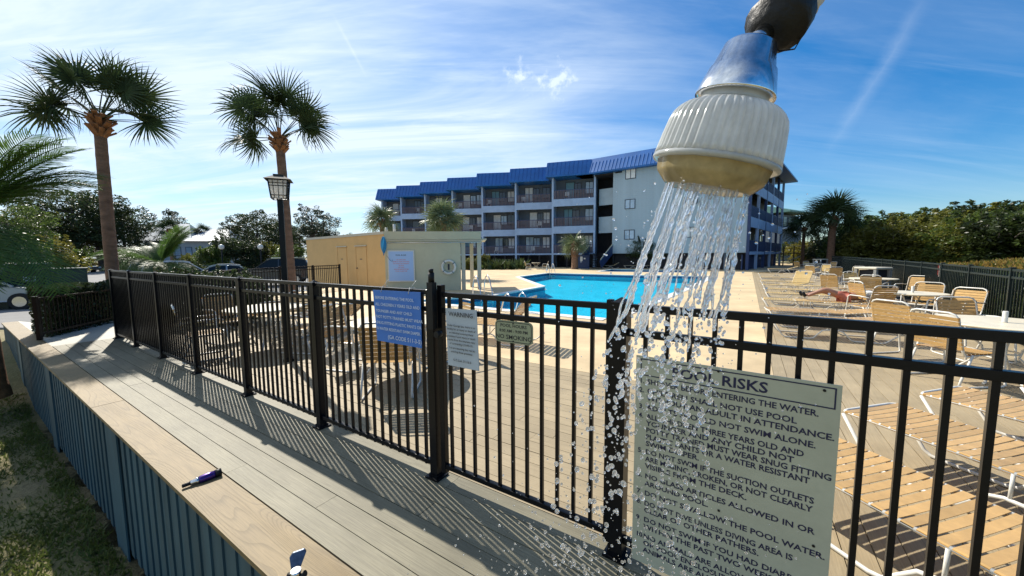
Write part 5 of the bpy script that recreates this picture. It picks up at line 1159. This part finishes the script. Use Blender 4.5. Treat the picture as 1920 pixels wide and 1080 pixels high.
def vine_fn(r):
    t = r.random(); a = Vector((7.75, 4.9, 0)).lerp(Vector((12.9, 11.3, 0)), t) if r.random() < 0.5 else Vector((12.9, 11.3, 0)).lerp(Vector((30.8, 35, 0)), t); w = r.uniform(0.15, 0.7); return (a.x + w * 0.8, a.y - w * 0.6, r.uniform(0, 1.05))
ground_cover('fence_weeds', 'dark weeds growing close behind the back fence', vine_fn, 16000, 0.3, m_leafs['dark'], 'weeds', 0.5, 12)
for k, (x, y, sc, lab) in enumerate([(-8.0, 9.0, 0.42, 'dark shrub behind the first bays of the left fence'), (-7.2, 9.1, 0.4, 'dark shrub next to the first one behind the left fence'), (-6.5, 8.9, 0.34, 'smallest dark shrub behind the left fence')]): tree('bush', lab, Vector((x, y, -0.1)), sc, 'dark', 'shrub', 'shrub', rz=k)
# hedge behind the knee high fence
def hedge():
    rnd = random.Random(5); b = B(); tri = [Vector((-9.35, 7.30, 0)), Vector((-10.1, 9.9, 0))]
    for _ in range(34000):
        p = tri[0].lerp(tri[1], rnd.random())
        tt_ = rnd.random() < 0.25; w = rnd.random() ** 0.8 * 0.9
        if tt_: p = tri[0].lerp(tri[1], rnd.random() * 0.22)
        p = p + Vector((-0.95, 0.45, 0)) * w; z = rnd.uniform(-0.4, 1.0) if (w < 0.14 or tt_) else rnd.uniform(0.72, 1.0) + noise.noise(p * 2) * 0.12
        p.z = z; a = Vector((rnd.gauss(0, 1), rnd.gauss(0, 1), rnd.gauss(0, 1))).normalized(); e = a.orthogonal().normalized(); s = rnd.uniform(0.02, 0.045)
        b.add([p - a * s, p + e * s * 0.5, p + a * s, p - e * s * 0.5], [(0, 1, 2, 3)])
    b.add([Vector((x, y, z)) for z in (-0.42, 0.74) for x, y in ((-9.85, 8.0), (-10.35, 9.85), (-10.95, 9.95), (-10.55, 8.2))], [(4, 5, 6, 7), (0, 1, 5, 4), (1, 2, 6, 5), (2, 3, 7, 6), (3, 0, 4, 7)]); o = b.obj('hedge', m_leafs['hedge']); tag(o, 'clipped dark hedge behind the knee high fence at the left', 'hedge')
hedge()
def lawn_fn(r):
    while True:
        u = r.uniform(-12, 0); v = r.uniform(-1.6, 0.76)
        if r.random() < 0.42 + 0.6 * noise.noise(Vector((u * 1.3, v * 1.3, 4))) or (0.58 < v < 0.74 and noise.noise(Vector((u * 2, 1, 4))) > -0.1): p = E1.p(u, v); return (p.x, p.y, lawn_h(p.x, p.y) - 0.005)  # extra tufts along the skirt foot stand in for a sunlit ground strip
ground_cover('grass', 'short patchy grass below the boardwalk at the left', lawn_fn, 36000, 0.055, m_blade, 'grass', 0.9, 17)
def bed_fn(r): p = dp(r.uniform(858, 985), 500, r.uniform(40, 44)); return (p.x, p.y, r.uniform(0, 0.35))
ground_cover('flower_bed', 'scrubby plants in front of the apartment crawlspace', bed_fn, 900, 0.9, m_leafs['dark'], 'plants', 0.8, 19)
for k, (px, d, s, lab) in enumerate([(905, 42, 0.5, 'spindly shrub left of the chairs across the pool'), (880, 40, 0.4, 'low shrub by the porch columns'), (1195, 41.5, 0.78, 'dark shrub under the white gable wall'), (1225, 40, 0.62, 'second dark shrub under the white gable wall')]): tree('bush', lab, tpx(px, d, 0 if k < 2 else 1.0), s, 'olive' if k < 2 else 'dark', 'shrub', 'shrub', rz=k)

# ------------------------------------------------------------------ lamp post, cabinets, cars, cottage
def lantern(label, loc, h, s=1.0, name='lamp_post'):
    t = thing(name, label, 'lamp post', loc, R(24)); t.scale = (s, s, s)
    B().box(ID, -0.042, 0.042, -0.042, 0.042, 0, h - 0.31).obj('pole', m_blackfar, t, world=False)
    B().box(ID, -0.09, 0.09, -0.09, 0.09, 0, 0.05).obj('base', m_blackfar, t, world=False)
    z0, z1 = h - 0.31, h; a, c = 0.112, 0.142
    f = B()
    for k in range(4):
        an = k * math.pi / 2; fr = Fr((0, 0, 0), an)
        def P(q, z): w = a + (c - a) * (z - z0) / (z1 - z0); return fr.p(q * w, -w, z)
        f.beam(P(-1, z0), P(-1, z1), 0.02, 0.02)
        for q in (-0.55, 0.0, 0.55) if k % 2 else (-0.55, 0.55, 0): f.beam(P(q, z0), P(q, z1), 0.009, 0.009)
        for z in (z0, z0 + 0.055, z1 - 0.10, z1 - 0.055, z1): f.beam(P(-1, z), P(1, z), 0.012 if z in (z0, z1) else 0.009, 0.012)
    f.obj('cage', m_blackfar, t, world=False)
    g = B(); g.add([(x * w, y * w, z) for z, w in ((z0 + 0.01, a - 0.01), (z1 - 0.01, c - 0.01)) for x, y in ((-1, -1), (1, -1), (1, 1), (-1, 1))], [(0, 1, 5, 4), (1, 2, 6, 5), (2, 3, 7, 6), (3, 0, 4, 7)])
    g.obj('glass', mat('frosted_glass', (0.9, 0.9, 0.88), 0.4, transl=0.8) if 'frosted_glass' not in bpy.data.materials else bpy.data.materials['frosted_glass'], t, world=False)
    r = B(); e = 0.198; r.add([(-e, -e, z1 + 0.005), (e, -e, z1 + 0.005), (e, e, z1 + 0.005), (-e, e, z1 + 0.005), (-0.06, -0.06, z1 + 0.085), (0.06, -0.06, z1 + 0.085), (0.06, 0.06, z1 + 0.085), (-0.06, 0.06, z1 + 0.085)], [(3, 2, 1, 0), (0, 1, 5, 4), (1, 2, 6, 5), (2, 3, 7, 6), (3, 0, 4, 7), (4, 5, 6, 7)]); r.box(ID, -0.075, 0.075, -0.075, 0.075, z1 + 0.085, z1 + 0.10)
    r.obj('hood', mat('bronze_hood', (0.07, 0.065, 0.055), 0.75, nz=(10, 0.2), spec=0.2) if 'bronze_hood' not in bpy.data.materials else bpy.data.materials['bronze_hood'], t, world=False)
    return t
lp = dp(524, 356, 5.55); lantern('black lamp post with a square caged lantern in front of the palm', Vector((lp.x, lp.y, 0)), (lp.z + 0.13) / 0.86, 0.86)
def globe_lamp(label, px, py, d):
    p = dp(px, py, d); t = thing('lamp_post', label, 'lamp post', Vector((p.x, p.y, -0.4)))
    B().cyl((0, 0, 0), (0, 0, p.z + 0.2), 0.06, 8).obj('pole', m_blackfar, t, world=False); B().sph((0, 0, p.z + 0.45), 0.26, 12, 8).obj('globe', m_white, t, world=False)
globe_lamp('small white lamp in front of the cottage wall', 415, 464, 38); globe_lamp('small white lamp between the dark shrubs', 488, 464, 38)
c0_ = dp(77, 480, 15.5); fe = Fr((c0_.x, c0_.y, -0.4), R(50)); fk = fe
eb = thing('utility_cabinet', 'dark green utility cabinet behind the hedge', 'utility cabinet', fe.p(0.6, 0.4)); B().box(fe, 0.02, 1.22, 0, 0.9, 0, 1.50).obj('body', m_box, eb, bevel=0.02); B().box(fe, -0.01, 1.25, -0.03, 0.93, 1.50, 1.56).obj('lid', m_box, eb)
ebb = thing('utility_cabinet', 'black utility cabinet with a white label left of the green one', 'utility cabinet', fe.p(-0.45, 0.4)); B().box(fk, -0.86, -0.02, -0.1, 0.8, 0, 1.45).obj('body', m_boxb, ebb, bevel=0.02); B().box(fk, -0.89, 0.0, -0.13, 0.82, 1.45, 1.52).obj('lid', m_boxb, ebb)
B().box(fk, -0.52, -0.20, -0.114, -0.1, 1.05, 1.25).obj('label_plate', m_plastic, ebb); B().box(fk, -0.49, -0.40, -0.118, -0.114, 1.10, 1.19).obj('printed_mark', m_winfr, ebb); B().box(fk, -0.33, -0.24, -0.118, -0.114, 1.09, 1.21).obj('printed_mark', m_winfr, ebb)
ec = thing('utility_cabinet', 'green cabinet top at the left picture edge behind the others', 'utility cabinet', (-20, 15.5, -0.4)); B().box(ID, -22.5, -20.0, 14.5, 16, -0.4, 1.35).obj('body', m_box, ec); B().box(ID, -22.53, -19.97, 14.47, 16.03, 1.35, 1.4).obj('lid', m_trimb, ec)
m_glass_car = mat('car_glass', (0.012, 0.018, 0.022), 0.12, spec=0.3)
m_tyre = mat('tyre', (0.015, 0.015, 0.015), 0.8)
def car(label, loc, rz, paint, kind='sedan', rack=False):
    t = thing('parked_car', label, 'car', loc, rz, 'cars parked beside the pool fence')
    L_ = 4.7; W = 0.9
    if kind == 'sedan': low = [(-2.35, 0.45), (-2.33, 0.85), (-1.6, 0.98), (1.1, 0.93), (2.15, 0.78), (2.35, 0.6), (2.35, 0.35), (-2.35, 0.3)]; cab = [(-1.75, 0.96), (-1.05, 1.36), (-0.5, 1.43), (0.15, 1.42), (0.55, 1.32), (1.25, 0.92)]
    else: low = [(-2.3, 0.45), (-2.32, 1.0), (-2.2, 1.05), (1.0, 1.05), (2.05, 0.95), (2.3, 0.75), (2.32, 0.35), (-2.3, 0.35)]; cab = [(-2.2, 1.04), (-1.95, 1.62), (-1.4, 1.72), (0.0, 1.70), (0.35, 1.62), (1.1, 1.04)]
    b = B(); n = len(low); 
    for (ys, k) in (((-W, W), 1),):
        P = []
        for y, ins in ((-W + 0.06, 0.0), (-W, 0.5), (W, 0.5), (W - 0.06, 0.0)):
            P += [(x * (1.0 if ins else 0.985), y, z if ins else (z * 0.99 + 0.006)) for x, z in low]
        b.add(P, [tuple(reversed(range(n))), tuple(3 * n + i for i in range(n))] + [(k * n + i, k * n + (i + 1) % n, (k + 1) * n + (i + 1) % n, (k + 1) * n + i) for k in range(3) for i in range(n)])
    b.obj('body', paint, t, world=False, bevel=0.03)
    m = len(cab); c = B(); tops = [(x, (W - 0.08) - (z - 0.95) * 0.32, z) for x, z in cab]
    c.add([(x, -y, z) for x, y, z in tops] + [(x, y, z) for x, y, z in tops], [tuple(reversed(range(m))), tuple(m + i for i in range(m))] + [(i, i + 1, m + i + 1, m + i) for i in range(m - 1)]); c.obj('cabin', m_glass_car, t, world=False)
    r = B(); P = [(x, y * 0.97, z + 0.012) for x, y, z in tops[1:-1]]; k = len(P); r.add([(x, -y, z) for x, y, z in P] + P + [(x, -y, z + 0.03) for x, y, z in P] + P and [(x, -y, z) for x, y, z in P] + P, [(i, i + 1, k + i + 1, k + i) for i in range(k - 1)]); ro = r.obj('roof', paint, t, world=False); so_ = ro.modifiers.new('s', 'SOLIDIFY'); so_.thickness = 0.10; so_.offset = 1
    pl = B()
    for s in (-1, 1):
        for x0, x1 in ((tops[0], tops[1]), (tops[-1], tops[-2])): pl.beam((x0[0], s * x0[1] * 1.01, x0[2]), (x1[0], s * x1[1] * 1.01, x1[2]), 0.07, 0.05)
        xm = -0.35; pl.beam((xm, s * (W - 0.06), 0.95), (xm, s * (tops[2][1] * 1.02), tops[2][2]), 0.08, 0.04)
    pl.obj('pillar', paint, t, world=False)
    for x in (-1.4, 1.42):
        for s in (-1, 1):
            w_ = B().cyl((x, s * (W - 0.2), 0.33), (x, s * (W + 0.01), 0.33), 0.33, 20).obj('wheel', m_tyre, t, world=False); B().cyl((x, s * (W + 0.0), 0.33), (x, s * (W + 0.02), 0.33), 0.2, 14).obj('rim', m_steel, w_, world=False)
    for s in (-1, 1): B().box(ID, 2.28, 2.36, s * 0.72 - 0.15, s * 0.72 + 0.15, 0.62, 0.76).obj('headlight', m_plastic, t, world=False); B().box(ID, -2.36, -2.30, s * 0.72 - 0.14, s * 0.72 + 0.14, 0.70, 0.88).obj('taillight', mat('red_lens', (0.4, 0.02, 0.02), 0.3) if 'red_lens' not in bpy.data.materials else bpy.data.materials['red_lens'], t, world=False)
    if rack:
        for s in (-1, 1): B().beam((-1.5, s * 0.55, 1.80), (0.1, s * 0.55, 1.78), 0.04, 0.05).obj('roof_rail', m_steel, t, world=False)
    return t
m_cw = mat('white_car_paint', (0.62, 0.65, 0.68), 0.25, coat=0.8); m_cs = mat('silver_car_paint', (0.30, 0.34, 0.37), 0.3, 0.3, coat=0.8); m_cd = mat('dark_car_paint', (0.03, 0.035, 0.04), 0.25, coat=0.8)
car('white hatchback parked left of the silver sedan', tpx(332, 23, -0.42), R(70), m_cw, 'suv'); car('silver sedan between the white and the dark car', tpx(412, 24.5, -0.4), R(215), m_cs)
car('dark suv with silver roof rails behind the palm trunk', tpx(515, 25.5, -0.28), R(200), m_cd, 'suv', True); car('silver car cut by the left picture edge', tpx(-40, 14.5, -0.42), R(25), m_cs, 'sedan'); car('dark car far behind the leaning trunk on the parking lot', tpx(138, 50, -0.4), R(10), m_cd)
# cottage
def cottage():
    t = thing('cottage', 'white cottage with a pale metal hip roof beyond the parked cars', 'house', tpx(345, 62)); o = dp(262, 480, 60); e = dp(428, 480, 64); fr = Fr((o.x, o.y), d=(e.x - o.x, e.y - o.y)); w = (Vector((e.x, e.y)) - Vector((o.x, o.y))).length
    wm = mat('white_house_wall', (0.5, 0.52, 0.55), 0.7, nz=(1, 0.06)); rm = mat('galvanised_roof', (0.16, 0.23, 0.30), 0.6, 0.0, nz=(1, 0.1))
    B().box(fr, 0.8, w - 0.8, 0, 9, -0.4, 4.3).obj('wall', wm, t)
    for (u0, u1, w0, z0, z1) in ((-0.3, w * 0.62, -1.0, 4.3, 7.4), (w * 0.52, w + 0.9, -1.4, 4.25, 6.5)):
        mid = (u0 + u1) / 2; q = (u1 - u0) * 0.22; P = [fr.p(u0, w0, z0), fr.p(u1, w0, z0), fr.p(u1, 10, z0), fr.p(u0, 10, z0), fr.p(mid - q, 4.2, z1), fr.p(mid + q, 4.2, z1)]
        r_ = B(); r_.add(P, [(0, 1, 5, 4), (1, 2, 5), (2, 3, 4, 5), (3, 0, 4), (3, 2, 1, 0)]); r_.obj('roof', rm, t)
    for k in range(6):
        u = 1.6 + k * (w - 3) / 6; f = B().box(fr, u, u + 0.9, -0.05, 0, 1.8, 3.3).obj('window', m_winfr, t); B().box(fr, u + 0.08, u + 0.82, -0.06, -0.05, 1.88, 3.22).obj('pane', m_glassl, f)
    B().beam(fr.p(w - 0.5, -0.5, 2.6), fr.p(w + 3.6, -0.8, -0.2), 0.1, 0.25).obj('stair_rail', wm, t); B().beam(fr.p(w - 0.5, -1.8, 1.8), fr.p(w + 2.6, -2, -0.2), 0.1, 0.25).obj('stair_rail', wm, t)
cottage()
# building and stairs beyond the right side
gb = thing('beach_house', 'far beach house with a green roof behind the palms on the right', 'house', dp(1490, 470, 75)); gb.location.z = 0; ff = Fr(dp(1462, 470, 72), 0.55); ff.o.z = 0
B().box(ff, 0, 9, 0, 8, 0, 9.0).obj('wall', m_bluew, gb); B().box(ff, 0.4, 8.6, -1.2, 0, 6.2, 6.5).obj('balcony', m_band, gb); B().extr([(-1.6, 9.4), (-1.6, 9.7), (3, 11.0), (9, 9.7), (9, 9.4)], ff, -0.6, 9.6).obj('roof', mat('green_roof', (0.10, 0.22, 0.2), 0.5), gb)
for k in range(4): B().box(ff, 0.8 + k * 2, 2.0 + k * 2, -0.06, 0, 6.9, 8.6).obj('window', m_glassd, gb)
bs_ = thing('beach_stairs', 'dark wooden crossover stairs and railings between the blue building and the palm', 'stairs', dp(1510, 470, 46)); bs_.location.z = 0
fs2 = Fr(dp(1468, 480, 48), -0.05); fs2.o.z = 0
B().box(fs2, 0, 6.6, 0, 1.5, 1.5, 1.62).obj('landing', m_bark, bs_)
for z in (2.05, 2.45): B().box(fs2, 0, 6.6, -0.02, 0.04, z, z + 0.07).obj('handrail', m_trimb if z > 2.3 else m_bark, bs_)
for k in range(6): B().box(fs2, k * 1.3, k * 1.3 + 0.1, -0.05, 0.05, 0, 2.5).obj('post', m_bark, bs_)
for k in range(10): B().box(fs2, 4.5 - k * 0.38, 4.9 - k * 0.38, -2.2, -0.4, 1.4 - k * 0.15, 1.45 - k * 0.15).obj('step', m_bark, bs_)
B().beam(fs2.p(5.2, -0.5, 2.5), fs2.p(0.4, -0.5, 0.6), 0.06, 0.12).obj('stair_rail', m_trimb, bs_)
